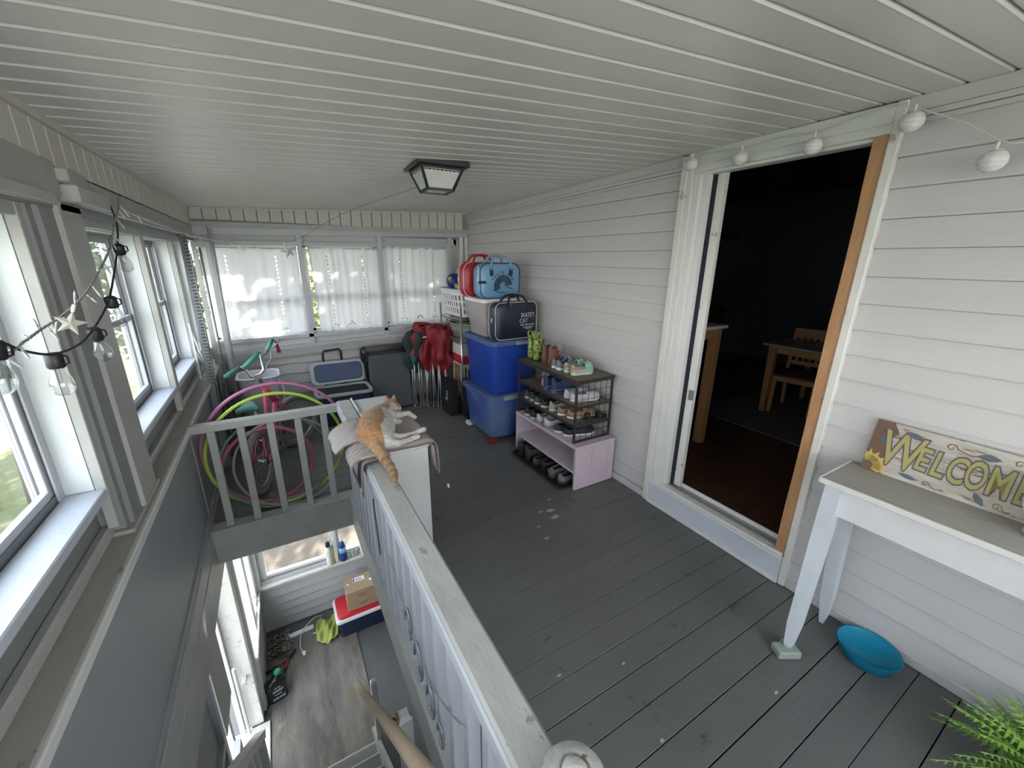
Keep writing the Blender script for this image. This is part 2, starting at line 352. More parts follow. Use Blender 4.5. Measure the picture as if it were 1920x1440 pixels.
# posts between bays
MB().bbox(-.70, -.600, 1.856, 1.90, .76, 1.92, .004).bbox(-.70, -.585, 1.895, 2.02, .755, 1.925, .004).build('corner_board', M_dpost, wl)
MB().bbox(-.70, -.572, 2.00, 2.04, .755, 1.925, .012).build('corner_bead', M_rail, wl)
MB().bbox(-.70, -.582, 2.04, 2.245, .755, 1.925, .004).build('post_board', M_rail, wl)
MB().bbox(-.66, -.60, 2.245, 2.30, .755, 1.92, .004).build('post_edge', M_dpost, wl)
wn = 0
def left_window(y0, y1, n):
    wd = struct('window_%d' % n)
    zt, zb = 1.862, .955
    MB().bbox(-.72, -.612, y0, y1, zb-.036, zb, .004).build('window_sill', M_sill, wd)
    MB().box(-.79, -.642, y0-.012, y0, zb, zt).box(-.79, -.642, y1, y1+.012, zb, zt).box(-.79, -.642, y0, y1, zt, zt+.012).build('jamb', M_jamb, wd)
    MB().bbox(-.64, -.610, y1-.0, y1+.030, .79, zt+.05, .003).bbox(-.64, -.610, y0-.030, y0, .79, zt+.05, .003).build('stud_face', M_rail, wd)
    MB().bbox(-.66, -.612, y0, y1, zt, zt+.045, .003).build('head_board', M_rail, wd)
    X = -.735
    MB().box(-.698, -.665, y0-.02, y1+.02, 1.91, 1.94).build('head_gap', M_darkgap, wd)
    for q in (-.765, -.748, -.718): MB().box(q-.003, q+.003, y1-.040, y1-.0, zb, zt).build('track_rib', M_rail2, wd)
    MB().box(X-.04, X+.012, y0, y0+.028, zb, zt).box(X-.04, X+.012, y1-.028, y1, zb, zt).box(X-.04, X+.012, y0, y1, zb-.02, zb+.024).box(X-.04, X+.012, y0, y1, zt-.02, zt).build('window_frame', M_alu, wd)
    zm = (zb+zt)/2+.0
    MB().bbox(X-.012, X+.008, y0+.028, y0+.058, zb+.024, zm+.02, .003).bbox(X-.012, X+.008, y1-.058, y1-.028, zb+.024, zm+.02, .003).box(X-.012, X+.008, y0+.058, y1-.058, zb+.024, zb+.05).box(X-.012, X+.008, y0+.058, y1-.058, zm-.012, zm+.018).build('lower_sash', M_rail2, wd)
    X2 = X-.022
    MB().bbox(X2-.01, X2+.006, y0+.028, y0+.055, zm-.01, zt-.02, .003).bbox(X2-.01, X2+.006, y1-.055, y1-.028, zm-.01, zt-.02, .003).box(X2-.01, X2+.006, y0+.055, y1-.055, zt-.045, zt-.02).box(X2-.01, X2+.006, y0+.055, y1-.055, zm-.01, zm+.012).build('upper_sash', M_rail2, wd)
    MB().box(X-.003, X, y0+.055, y1-.055, zb+.045, zm-.01).build('pane', M_glass, wd)
    MB().box(X2-.003, X2, y0+.05, y1-.05, zm+.01, zt-.04).build('pane', M_glass, wd)
    return wd
for k, (a, b) in enumerate(((-1.35, -.35), (-.05, .84), (.90, 1.825), (2.34, 3.20), (3.27, 4.14), (4.21, 4.92))): left_window(a, b, k+1)
MB().box(-.80, -.70, YB-.2, 5.3, 1.88, 2.3).box(-.80, -.70, YB-.2, 5.3, -.3, .915).box(-.80, -.70, 4.935, 5.3, .915, 1.88).box(-.80, -.70, -.335, -.065, .915, 1.88).box(-.80, -.70, YB-.2, -1.365, .915, 1.88).box(-.80, -.70, 1.838, 2.325, .915, 1.88).box(-.80, -.66, 3.214, 3.256, .915, 1.88).box(-.80, -.66, 4.154, 4.196, .915, 1.88).box(-.80, -.66, .854, .886, .915, 1.88).build('outer_sheathing', M_white, wl)
# far wall with three curtained windows
wf = struct('wall_far')
x = XL-.0
while x < 2.2:
    x1 = x+.112; n = 5; prof = [(.003, -.006), (.0032, .010), (.005, .012), (.104, .012), (.1045, -.006)]
    vs = [(x+a, YF-b, 2.10 if q == 0 else zc(x+a, YF)+.02) for q in (0, 1) for a, b in prof]
    MB().add(vs, [(n+k, n+k+1, k+1, k) for k in range(n-1)]).build('frieze_board', M_frieze, wf); x = x1
MB().box(-.7, 2.4, YF+.001, YF+.09, 2.0, 2.45).build('frieze_back', M_dpost, wf)
mb = MB()
vs = [(xx, yy, zc(xx, YF)+z) for xx in (XL, XR) for yy in (YF-.02, YF+.01) for z in (-.014, .004)]
mb.add(vs, [(0, 2, 3, 1), (4, 5, 7, 6), (0, 4, 6, 2), (1, 3, 7, 5), (0, 1, 5, 4), (2, 6, 7, 3)]); mb.build('cove_strip', M_frieze, wf)
def slab(x0, x1, y0, y1, za0, za1, zb0, zb1):   # z at left edge and right edge differ a little (the old frame sags)
    vs = [(x0, y0, za0), (x1, y0, zb0), (x1, y1, zb0), (x0, y1, za0), (x0, y0, za1), (x1, y0, zb1), (x1, y1, zb1), (x0, y1, za1)]
    return MB().add(vs, [(3, 2, 1, 0), (4, 5, 6, 7), (0, 1, 5, 4), (1, 2, 6, 5), (2, 3, 7, 6), (3, 0, 4, 7)])
slab(XL, XR, YF-.035, YF+.02, 2.02, 2.075, 2.065, 2.12).build('beam_board', M_rail, wf)
slab(XL, XR-.04, YF-.055, YF+.02, 1.955, 2.022, 2.03, 2.068).build('lower_beam', M_rail2, wf)
slab(XL, 2.14, YF+.03, YF+.09, 1.86, 2.03, 1.93, 2.08).build('recess_back', M_side, wf)
slab(XL, 2.10, YF-.01, YF+.05, 1.862, 1.905, 1.905, 1.948).build('window_head', M_rail2, wf)
for x0, nm in ((.298, 0), (1.132, 1), (2.00, 2)):
    MB().bbox(x0, x0+.052, YF-.03, YF+.05, .80, 2.02, .004).build('mullion', M_rail2, wf)
MB().bbox(2.06, 2.10, YF+.02, YF+.08, .8, 2.06, .004).bbox(2.165, 2.215, YF-.03, YF+.03, .5, 2.06, .006).bbox(2.235, 2.28, YF-.02, YF+.03, .5, 2.06, .006).build('corner_trim', M_white, wf)
MB().box(2.05, 2.3, YF+.03, YF+.09, 0, 2.2).build('corner_back', M_side, wf)
slab(XL, 2.02, YF-.03, YF+.09, .888, .925, .925, .962).build('window_sill', M_rail2, wf)
slab(XL, 2.2, YF+.0, YF+.07, .80, .90, .85, .94).build('sill_apron', M_side, wf)
slab(XL, 2.2, YF-.05, YF+.03, .765, .80, .865, .90).build('ledge_cap', M_rail2, wf)
slab(XL, 2.2, YF-.04, YF+.03, .685, .765, .77, .865).build('ledge_board', M_rail, wf)
siding(wf, 0, YF+.012, XL, 2.3, .02, .72, -1, M_side, .117)
MB().box(-.7, 2.3, YF+.013, YF+.09, -.3, .86).build('wall_core', M_dpost, wf)
M_curt = clothmat('white_curtain', (.74, .76, .79), .30)
wcur = []
for k, (a, b, z0, z1) in enumerate(((-.56, .298, .93, 1.865), (.352, 1.132, .955, 1.885), (1.186, 2.0, .975, 1.905))):
    wd = struct('window_%d' % (7+k)); X0, X1 = a, b; Y = YF+.085
    MB().box(X0, X0+.035, Y-.02, Y+.03, z0, z1).box(X1-.035, X1, Y-.02, Y+.03, z0, z1).box(X0, X1, Y-.02, Y+.03, z0-.02, z0+.03).box(X0, X1, Y-.02, Y+.03, z1-.02, z1+.03).box(X0+.035, X1-.035, Y-.005, Y+.02, z0+.36, z0+.43).build('window_frame', M_white, wd)
    MB().box(X0+.03, X1-.03, Y+.005, Y+.008, z0+.02, z1-.02).build('pane', M_glass, wd)
# curtains, real cut-out eyelets in the cloth
def curtain(x0, x1, zt, zb, label, skew=0, seed=1):
    r = random.Random(seed); nu, nv = 132, 150; W = x1-x0; Hh = zt-zb
    ph = [r.uniform(0, 6) for _ in range(6)]
    def fn(u, v):
        wv = .008*math.sin(u*38+ph[0])+.006*math.sin(u*61+ph[1]+v*2)+.008*math.sin(u*13+ph[2]+v*3)
        wv *= (1.1-.5*v)
        xx = x0+W*u + skew*v*(1-u)*W + .006*math.sin(v*5+ph[3])*v
        return (xx, YF+.022+wv, zt-Hh*v*(1-0*u)+.004*math.sin(u*25+ph[4])*v)
    cols = (.24, .76)
    def keep(u, v):
        du = u*W; dv = v*Hh
        for c in cols:
            cc = c*W
            if .08 < dv < Hh-.12:
                q = (dv*1) % .042
                if abs(du-cc) < .0055*(1 if q > .012 else .6) and q < .024: return False
            for ax_, az in ((-.028, .07), (.0, .085), (.028, .07), (-.014, .05), (.014, .05), (-.03, .035), (.03, .035)):
                if abs(du-cc-ax_) < .008 and abs(Hh-dv-az) < .008: return False
        for j in range(-3, 4):
            if abs(du-.5*W-j*.022) < .007 and abs(Hh-dv-(.105-abs(j)*.021)) < .014: return False
            if abs(du-.5*W-j*.024) < .008 and abs(Hh-dv-.034) < .007 and j % 2: return False
        sc_ = .012+.012*math.sin(u*W*2*PI/.11)+.010*math.sin(u*W*2*PI/.26+1)
        return Hh-dv > max(0, sc_)
    mb = MB(); mb.grid(fn, nu, nv, keep=keep)
    mb.tube([(x0-.0, YF+.024, zt-.012), (x1+.0, YF+.024, zt-.012)], .006, 6)
    o = mb.build('curtain', M_curt, None, smooth=True); tag(o, label, 'curtain', 'white eyelet curtains on the end windows')
curtain(-.562, .29, 1.858, .925, 'white eyelet curtain on leftmost end window, glowing in direct sun', 0, 1)
curtain(.40, 1.13, 1.872, .938, 'white eyelet curtain on middle end window with gap at its left', .05, 2)
curtain(1.19, 2.0, 1.892, .965, 'white eyelet curtain on right end window behind the laundry basket', .03, 3)
# unseen wall behind the photographer, bare openings added to let sky light in
wb = struct('wall_back')
MB().box(-.8, 2.4, YB-.08, YB, -.3, .8).box(-.8, 2.4, YB-.08, YB, 2.05, 2.5).box(-.8, -.5, YB-.08, YB, .8, 2.05).box(.9, 1.0, YB-.08, YB, .8, 2.05).box(2.1, 2.4, YB-.08, YB, .8, 2.05).build('wall_core', M_side, wb)
# stairwell shell
st = struct('trim_1')
MB().bbox(XL-.0, .335, 2.94, 2.985, -.25, -.002, .004).build('header_board', M_rail, st)
MB().bbox(.300, .345, .30, 2.94, -.25, -.002, .004).build('side_board', M_rail, st)
MB().bbox(-.57, .36, 2.925, 3.03, -.004, .012, .004).bbox(.295, .385, .30, 2.93, -.004, .012, .004).build('edge_strip', M_rail, st)
MB().box(.345, .36, .3, 2.94, -.30, -.03).box(-.6, .335, .29, .33, -.25, -.002).build('inner_joist', M_lwood, st)
MB().box(.36, 2.3, .3, 5.1, -.28, -.055).box(-.6, .36, 3.0, 5.1, -.28, -.055).build('porch_joists', M_rail, st)
# lower left wall: fascia, then doorway to outside, then a corner panel
LZ = -2.4; LY = 4.52; LX = -.61
wl2 = struct('trim_2')
MB().bbox(-.70, -.570, YB, 5.1, -.10, .02, .004).bbox(-.70, -.566, YB, LY, -.36, -.10, .004).build('fascia_board', M_rail, wl2)
MB().bbox(-.70, -.585, YB, LY, -.42, -.36, .003).build('fascia_lip', M_lwood, wl2)
# ------------------------------------------------------------ lower landing
M_lside = mat('lower_siding', (.42, .425, .42), .5, (.47, .475, .47), 6, .7, .2, 50)
M_ply = mat('worn_plywood', (.085, .078, .065), .75, (.225, .205, .175), 6, .45, .5, 40, stretch=(1.5, .4, 1), chips=(.16, .155, .07), chipt=.60, chips_scale=1.3)
M_dark = mat('dark_floor_paint', (.085, .09, .092), .6, (.12, .125, .122), 4, .8, .2, 40)
M_flake = mat('flaking_white_paint', (.72, .71, .68), .6, (.62, .61, .57), 8, .8, .6, 30, chips=(.40, .36, .29), chipt=.60, chips_scale=14)
tr = struct('floor_lower')
MB().box(-.72, 1.3, YB, LY+.1, LZ-.08, LZ-.005).build('lower_deck', M_dark, tr)
MB().bbox(-.56, .30, 2.2, LY-.16, LZ-.004, LZ+.008, .003).build('plywood_sheet', M_ply, tr)
wlf = struct('wall_lower_far')
z = LZ
for k in range(6):
    z0 = LZ+.005+k*.1075; mb = MB(); course(mb, 0, LY, -.61, 1.3, z0, z0+.1075, -1)
    mb2 = MB(); th = .013
    mb2.prism([(LY, z0+.008), (LY-th-.003, z0+.008), (LY-th-.004, z0+.015), (LY-.002, z0+.1075), (LY, z0+.1075)], 0, -.61, 1.3); mb2.build('siding_board', M_lside, wlf)
MB().box(-.8, 1.4, LY+.001, LY+.1, LZ-.1, -1.76).box(-.8, 1.4, LY+.001, LY+.1, -.9, 0).build('wall_core', M_dpost, wlf)
MB().bbox(-.62, 1.3, LY-.07, LY+.04, -1.765, -1.735, .004).bbox(-.62, 1.3, LY-.03, LY+.0, -1.80, -1.765, .004).build('ledge_cap', M_flake, wlf)
MB().bbox(-.62, 1.3, LY-.02, LY+.04, -1.735, -1.70, .003).build('ledge_board', M_lside, wlf)
MB().bbox(.212, .245, LY-.045, LY+.03, -1.735, -.9, .004).bbox(-.60, -.56, LY-.05, LY+.03, -1.735, -.9, .004).build('mullion', M_white, wlf)
w10 = struct('window_10')
for a, b in ((-.52, .205), (.25, 1.1)):
    MB().box(a, a+.03, LY+.02, LY+.07, -1.70, -.9).box(b-.03, b, LY+.02, LY+.07, -1.70, -.9).box(a+.03, b-.03, LY+.02, LY+.07, -1.70, -1.655).build('window_frame', M_white, w10)
    MB().box(a+.03, b-.03, LY+.035, LY+.04, -1.65, -.9).build('pane', M_glass, w10)
    MB().box(a+.03, b-.03, LY+.012, LY+.02, -1.70, -1.685).build('sash_track', M_dpost, w10)
MB().box(-.8, -.52, LY+.03, LY+.09, -1.76, -.8).build('corner_back', M_white, wlf)
# left corner wall of the landing
wll = struct('wall_lower_left')
for k in range(9):
    y0 = 3.62+k*.1
    MB().bbox(-.64, -.607, y0+.001, y0+.099, LZ+.002, -1.80, .003).build('panel_board', M_lside, wll)
MB().bbox(-.72, -.575, 3.56, LY-.02, -1.80, -1.765, .005).build('ledge_cap', M_flake, wll)
MB().bbox(-.66, -.590, 3.90, 3.99, -1.765, -.40, .004).bbox(-.66, -.60, 4.36, LY-.03, -1.765, -.4, .004).bbox(-.74, -.60, 4.0, 4.34, -1.765, -1.74, .004).build('window_stud', M_white, wll)
MB().box(-.78, -.72, 4.0, 4.36, -1.76, -1.70).box(-.76, -.74, 4.02, 4.05, -1.7, -.4).build('window_frame', M_white, wll)
MB().bbox(-.65, -.590, 3.585, 3.625, LZ, -1.80, .003).bbox(-.66, -.600, 3.55, 3.583, LZ, -.40, .003).build('casing', M_white, wll)
MB().bbox(-.76, -.62, 3.44, 3.55, LZ, -.40, .006).build('door_jamb', M_flake, wll)
MB().bbox(-.80, -.76, 3.40, 3.46, LZ, -.40, .004).bbox(-.70, -.665, 3.36, 3.44, -1.80, -1.77, .003).build('door_stop', M_white, wll)
# threshold and open white door leaf outside, storm door frame nearer
MB().bbox(-.86, -.57, 2.45, 3.42, LZ-.02, LZ+.02, .004).build('threshold', M_flake, wll)
d2 = struct('door_2')
Md = Matrix.Translation((-.69, 2.93, 0)) @ Matrix.Rotation(math.radians(-8), 4, 'Z')
MB().bbox(-.10, .0, .0, .05, LZ+.03, -.42, .004, M=Matrix.Translation((-.66, 2.62, 0))).build('jamb_near', M_white, d2)
MB().bbox(-.62, 0, 0, .045, LZ+.03, -.44, .004, M=Matrix.Translation((-.78, 3.10, 0)) @ Matrix.Rotation(math.radians(38), 4, 'Z')).build('door_leaf', M_white, d2)
MB().tube([(-.72, 3.33, -1.55), (-.72, 3.33, -2.32)], .014, 8).build('closer_rod', M_white, d2)
# near part: lower wall with a glazed storm panel
w11 = struct('window_11')
MB().bbox(-.66, -.60, 2.30, 2.60, -1.0, -.44, .003).box(-.66, -.62, YB, 2.62, -2.4, -1.45).build('wall_panel', M_lside, w11)
MB().bbox(-.64, -.60, 2.22, 2.27, -1.5, -.42, .003).bbox(-.64, -.60, 1.6, 1.65, -1.5, -.42, .003).bbox(-.64, -.60, 1.65, 2.22, -1.5, -1.45, .003).bbox(-.64, -.60, 1.65, 2.22, -.98, -.94, .003).build('window_frame', M_rail2, w11)
MB().box(-.635, -.625, 1.65, 2.22, -1.45, -.42).build('infill_panel', M_lpanel, w11)
MB().bbox(-.622, -.612, 1.72, 2.15, -1.38, -1.02, .003).build('raised_panel', M_lside, w11)
MB().box(-.66, -.62, YB, 1.6, -1.5, -.4).build('wall_upper_panel', M_lside, w11)
MB().box(1.2, 1.3, YB, LY, -2.5, -.3).box(-.8, 1.3, YB-.1, YB, -2.5, -.3).build('stair_side_wall', M_lside, wlf)
# ------------------------------------------------------------ house interior
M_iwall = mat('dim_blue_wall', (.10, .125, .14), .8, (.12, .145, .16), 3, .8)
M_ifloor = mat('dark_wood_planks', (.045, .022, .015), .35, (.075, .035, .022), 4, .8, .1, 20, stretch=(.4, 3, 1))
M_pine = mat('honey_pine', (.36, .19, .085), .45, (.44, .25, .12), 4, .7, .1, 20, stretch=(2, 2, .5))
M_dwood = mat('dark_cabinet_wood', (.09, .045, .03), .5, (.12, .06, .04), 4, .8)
M_ttop = mat('pale_table_top', (.35, .34, .32), .35)
fi = struct('floor_inside')
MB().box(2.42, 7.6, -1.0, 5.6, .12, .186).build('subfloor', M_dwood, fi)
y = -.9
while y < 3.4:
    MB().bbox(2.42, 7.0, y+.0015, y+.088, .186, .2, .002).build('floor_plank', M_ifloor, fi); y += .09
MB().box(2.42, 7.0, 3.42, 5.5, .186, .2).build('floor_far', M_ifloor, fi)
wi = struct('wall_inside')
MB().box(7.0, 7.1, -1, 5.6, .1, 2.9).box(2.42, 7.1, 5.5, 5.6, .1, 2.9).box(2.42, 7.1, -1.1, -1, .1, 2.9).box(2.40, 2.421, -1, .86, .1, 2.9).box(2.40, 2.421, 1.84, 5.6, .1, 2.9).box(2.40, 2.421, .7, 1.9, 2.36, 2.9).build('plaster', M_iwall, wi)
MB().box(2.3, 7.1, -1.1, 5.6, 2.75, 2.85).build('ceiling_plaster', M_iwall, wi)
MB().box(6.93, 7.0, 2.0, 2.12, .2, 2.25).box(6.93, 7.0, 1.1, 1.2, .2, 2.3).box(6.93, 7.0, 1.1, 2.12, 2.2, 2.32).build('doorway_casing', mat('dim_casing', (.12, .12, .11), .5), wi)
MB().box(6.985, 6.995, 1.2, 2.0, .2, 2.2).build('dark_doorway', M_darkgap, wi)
# dark hutch
h = thing('hutch', 'dark wooden hutch standing deep inside the room past the doorway', 'cabinet', (5.7, 3.5, .2))
MB().bbox(5.2, 6.2, 3.9, 4.4, .2, 1.0, .01).bbox(5.25, 6.15, 4.1, 4.4, 1.0, 2.1, .01).build('body', M_dwood, h)
MB().bbox(5.15, 6.25, 3.85, 4.42, 2.1, 2.17, .01).build('cornice', M_dwood, h)
MB().bbox(5.15, 6.25, 3.85, 4.42, 1.0, 1.04, .01).build('counter_board', M_dwood, h)
for k in range(2):
    dd = MB().bbox(5.24+k*.48, 5.70+k*.48, 3.875, 3.9, .26, .96, .01).build('door', M_dwood, h); MB().sph((5.66+k*.09, 3.865, .62), .014, 8, 5).build('knob', M_alu, dd)
    MB().bbox(5.28+k*.44, 5.70+k*.44, 4.08, 4.1, 1.08, 2.05, .01).build('glazed_door', M_dwood, h)
for k, (xx, hh) in enumerate(((5.45, .22), (5.75, .17))):
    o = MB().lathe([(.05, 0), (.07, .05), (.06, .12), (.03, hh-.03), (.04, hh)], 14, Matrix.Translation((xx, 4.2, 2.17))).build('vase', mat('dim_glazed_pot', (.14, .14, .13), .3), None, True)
    tag(o, ('taller' if k == 0 else 'shorter')+' pale vase on top of the dark hutch', 'vase')
# bar table at left, partly hidden by the jamb
t = thing('bar_table', 'tall pine table with thin white top, just inside the doorway', 'table', (2.95, 2.4, .2))
MB().bbox(2.55, 3.22, 1.95, 2.9, 1.235, 1.262, .006).build('table_top', M_white, t)
MB().bbox(2.6, 3.19, 1.985, 2.01, 1.15, 1.235, .003).bbox(3.165, 3.19, 2.01, 2.85, 1.15, 1.235, .003).build('apron', M_pine, t)
for x_, y_ in ((3.155, 2.015), (2.62, 2.015), (3.155, 2.83), (2.62, 2.83)):
    MB().bbox(x_-.036, x_+.036, y_-.036, y_+.036, .2, 1.235, .004).build('leg', M_pine, t)
t = thing('dining_table', 'pine dining table with grey top behind the doorway', 'table', (4.9, 1.85, .2))
MB().bbox(4.38, 5.4, 1.2, 2.25, .935, .958, .005).build('table_top', M_ttop, t)
MB().box(4.45, 5.33, 2.16, 2.18, .86, .935).box(4.45, 4.47, 1.27, 2.18, .86, .935).build('apron', M_pine, t)
for x_, y_ in ((4.46, 2.17), (5.32, 2.17), (4.46, 1.28), (5.32, 1.28)):
    MB().add([(x_+a*s, y_+b*s, z) for z, s in ((.21, .022), (.935, .036)) for a, b in ((-1, -1), (1, -1), (1, 1), (-1, 1))], [(0, 3, 2, 1), (4, 5, 6, 7), (0, 1, 5, 4), (1, 2, 6, 5), (2, 3, 7, 6), (3, 0, 4, 7)]).build('leg', M_pine, t)
def dchair(x, y, rz, lab):
    t = thing('dining_chair', lab, 'chair', (x, y, .21), rz, 'pine slat-back dining chairs')
    MB().bbox(-.2, .2, -.2, .2, .40, .425, .008).build('seat', M_dwood, t, world=False)
    MB().box(-.19, .19, -.19, -.17, .35, .40).box(-.19, .19, .17, .19, .35, .40).box(-.19, -.17, -.17, .17, .35, .40).box(.17, .19, -.17, .17, .35, .40).build('seat_frame', M_pine, t, world=False)
    for a in (-1, 1):
        MB().bar((a*.18, -.18, 0), (a*.18, -.18, .40), .035).build('leg', M_pine, t, world=False)
        MB().bar((a*.18, .27, 0), (a*.18, .19, .40), .035).bar((a*.18, .19, .40), (a*.18, .25, .86), .035).build('rear_leg', M_pine, t, world=False)
        
    MB().bar((-.19, .245, .82), (.19, .245, .82), .02, .10).build('top_rail', M_pine, t, world=False)
    MB().bar((-.18, .205, .50), (.18, .205, .50), .02, .04).build('lower_rail', M_pine, t, world=False)
    for k in range(5):
        MB().bar((-.12+.06*k, .205, .50), (-.12+.06*k, .24, .79), .022, .012).build('slat', M_pine, t, world=False)
    return t
dchair(4.72, 1.98, math.radians(-80), 'pine slat-back chair facing the camera side of the dining table')
dchair(4.95, 1.05, math.radians(175), 'pine chair half hidden behind the raw wood jamb')
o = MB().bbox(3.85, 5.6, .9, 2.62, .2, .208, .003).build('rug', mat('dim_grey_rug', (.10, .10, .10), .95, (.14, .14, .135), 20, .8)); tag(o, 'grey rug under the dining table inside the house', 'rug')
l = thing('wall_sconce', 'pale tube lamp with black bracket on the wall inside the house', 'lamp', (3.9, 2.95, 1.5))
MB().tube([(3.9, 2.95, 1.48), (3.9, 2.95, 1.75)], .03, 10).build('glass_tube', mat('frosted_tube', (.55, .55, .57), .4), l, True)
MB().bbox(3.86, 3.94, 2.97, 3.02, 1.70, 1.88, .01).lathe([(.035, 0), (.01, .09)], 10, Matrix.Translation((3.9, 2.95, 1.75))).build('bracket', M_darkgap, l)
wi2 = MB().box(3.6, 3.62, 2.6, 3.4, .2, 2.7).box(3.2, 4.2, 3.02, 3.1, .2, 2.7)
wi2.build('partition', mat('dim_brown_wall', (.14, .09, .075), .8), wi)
# ------------------------------------------------------------ outside
M_lawn = mat('lawn', (.055, .075, .018), .9, (.12, .14, .045), 5, .9, .5, 20)  # turf colour darkened to stand in for shade over the ground
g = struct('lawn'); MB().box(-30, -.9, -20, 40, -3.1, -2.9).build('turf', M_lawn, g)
g2 = struct('yard'); MB().box(-.9, 25, 4.7, 40, -3.1, -2.92).build('gravel', mat('tan_gravel', (.085, .068, .052), .9, (.14, .115, .09), 30, .8, .6, 60), g2)  # gravel colour darkened too, in place of the shade lying on the yard
MB().box(-2.2, -.80, 2.0, 5.5, -2.7, -2.45).build('concrete_step', mat('grey_gravel', (.12, .118, .115), .9, (.20, .198, .195), 60, .8), g2)
nh = thing('neighbour_house', 'white clapboard house beyond the lawn outside the left windows', 'house', (-9, 14, -2.9))
MB().box(-9, -6.2, 2, 15.5, -2.35, 3.5).build('wall', mat('white_clapboard', (.85, .85, .83), .6), nh)
MB().box(-9, -6.25, 2, 15.4, -3, -2.35).build('foundation', mat('stone_foundation', (.45, .38, .33), .9, (.62, .56, .50), 5, .6), nh)
MB().box(-9.2, -5.9, 1.7, 15.8, 3.5, 3.6).prism([(-9.3, 3.6), (-5.8, 3.6), (-7.5, 5.0)], 1, 1.7, 15.8).build('roof', M_dpost, nh)
for k in range(3):
    f = MB().box(-6.2, -6.17, 4.2+k*3.6, 5.3+k*3.6, -.6, 1.0).build('window', M_alu, nh)
    MB().box(-6.17, -6.165, 4.28+k*3.6, 5.22+k*3.6, -.52, .92).build('pane', M_darkgap, f)
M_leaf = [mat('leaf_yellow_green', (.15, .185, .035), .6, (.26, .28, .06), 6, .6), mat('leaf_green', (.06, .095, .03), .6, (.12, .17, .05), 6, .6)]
for m in M_leaf: m.node_tree.nodes['Principled BSDF'].inputs['Transmission Weight'].default_value = 0
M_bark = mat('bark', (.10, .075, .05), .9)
def tree(x, y, z0, z1, r, lab, mi, cnt=1500, name='tree'):
    t = thing(name, lab, name, (x, y, -2.9), group=None); rr = random.Random(int(x*31+y*7))
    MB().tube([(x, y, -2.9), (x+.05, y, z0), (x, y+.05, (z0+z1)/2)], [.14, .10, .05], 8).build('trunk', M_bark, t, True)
    mb = MB()
    for k in range(cnt):
        u = Vector((rr.gauss(0, 1), rr.gauss(0, 1), rr.gauss(0, 1))).normalized()*(rr.random()**.4)
        p = Vector((x+u.x*r, y+u.y*r, (z0+z1)/2+u.z*(z1-z0)/2)); s = r*rr.uniform(.05, .10)
        a = Vector((rr.gauss(0, 1), rr.gauss(0, 1), rr.gauss(0, .5))).normalized(); b = a.cross(Vector((rr.gauss(0, 1), rr.gauss(0, 1), 1))).normalized()
        mb.add([p-a*s, p+b*s*.5, p+a*s, p-b*s*.5], [(0, 1, 2, 3)])
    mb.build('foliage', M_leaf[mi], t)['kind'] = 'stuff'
    return t
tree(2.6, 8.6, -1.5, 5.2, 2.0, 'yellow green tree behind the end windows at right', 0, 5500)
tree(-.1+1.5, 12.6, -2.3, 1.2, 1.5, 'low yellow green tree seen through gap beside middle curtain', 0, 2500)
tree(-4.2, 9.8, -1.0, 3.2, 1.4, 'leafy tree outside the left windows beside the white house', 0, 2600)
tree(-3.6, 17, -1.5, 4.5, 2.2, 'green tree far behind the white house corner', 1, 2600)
# ------------------------------------------------------------ stairs and railings
stc = thing('staircase', 'grey wooden staircase descending beside the long railing', 'stairs', (-.15, 1.6, LZ))
M_tread = mat('worn_grey_tread', (.10, .095, .085), .6, (.20, .19, .175), 5, .8, .35, 40, stretch=(.4, 2, 1), chips=(.22, .15, .10), chipt=.64)
for k in range(10):
    y0 = .45+.25*k; z0 = -.235*(k+1)
    if z0 < LZ+.03: break
    MB().bbox(-.52, .255, y0-.235, y0+.03, z0-.03, z0, .004).build('tread', M_tread, stc)
    MB().bbox(-.515, .25, y0+.018, y0+.034, z0-.022, z0+.0015, .003).build('nosing', M_rail, stc)
    MB().box(-.50, .235, y0-.235, y0-.222, z0, z0+.205).build('riser', M_dpost, stc)
for x_ in (-.535, .25):
    mb = MB(); mb.prism([(.3, -.25), (.55, -.25), (2.90, LZ), (2.45, LZ)], 0, x_-.015, x_+.015); mb.build('stringer', M_lwood, stc)
def post(loc, z0, z1, s, lab, cat='post', m=None):
    t = thing('stair_post', lab, cat, (loc[0], loc[1], z0))
    MB().bbox(loc[0]-s, loc[0]+s, loc[1]-s, loc[1]+s, z0, z1-.02, .004).build('post_shaft', m or M_white, t)
    mb = MB(); mb.add([(loc[0]+a*q, loc[1]+b*q, z) for z, q in ((z1-.02, s), (z1, s*.6)) for a, b in ((-1, -1), (1, -1), (1, 1), (-1, 1))], [(4, 5, 6, 7), (0, 1, 5, 4), (1, 2, 6, 5), (2, 3, 7, 6), (3, 0, 4, 7)]); mb.build('post_cap', m or M_white, t)
    return t
post((.262, 2.56), LZ+.01, -1.43, .023, 'white post at the foot of the stairs, by the plywood edge')
post((.262, 1.42), -1.75, -.30, .032, 'white post halfway up the stairs holding the round handrail')
M_rod = mat('bare_round_wood', (.30, .21, .12), .55, (.46, .37, .26), 5, .8, .2, 40, stretch=(3, .5, .5))
hr = thing('stair_handrail', 'round bare wood handrail running down the stairs', 'handrail', (.15, 1.5, -.4))
MB().tube([(.15, .36, .905), (.15, .66, .59), (.15, 1.3, -.08), (.15, 2.0, -.815), (.15, 2.57, -1.415), (.15, 2.60, -1.445)], [.021, .021, .021, .021, .021, .014], 14).build('rod', M_rod, hr, True)
MB().tube([(.15, 1.42, -.235), (.19, 1.42, -.28), (.235, 1.42, -.33)], .006, 6).bbox(.225, .235, 1.40, 1.44, -.37, -.30, .002).build('bracket', mat('brass', (.35, .28, .12), .4, metal=.8), hr, True)
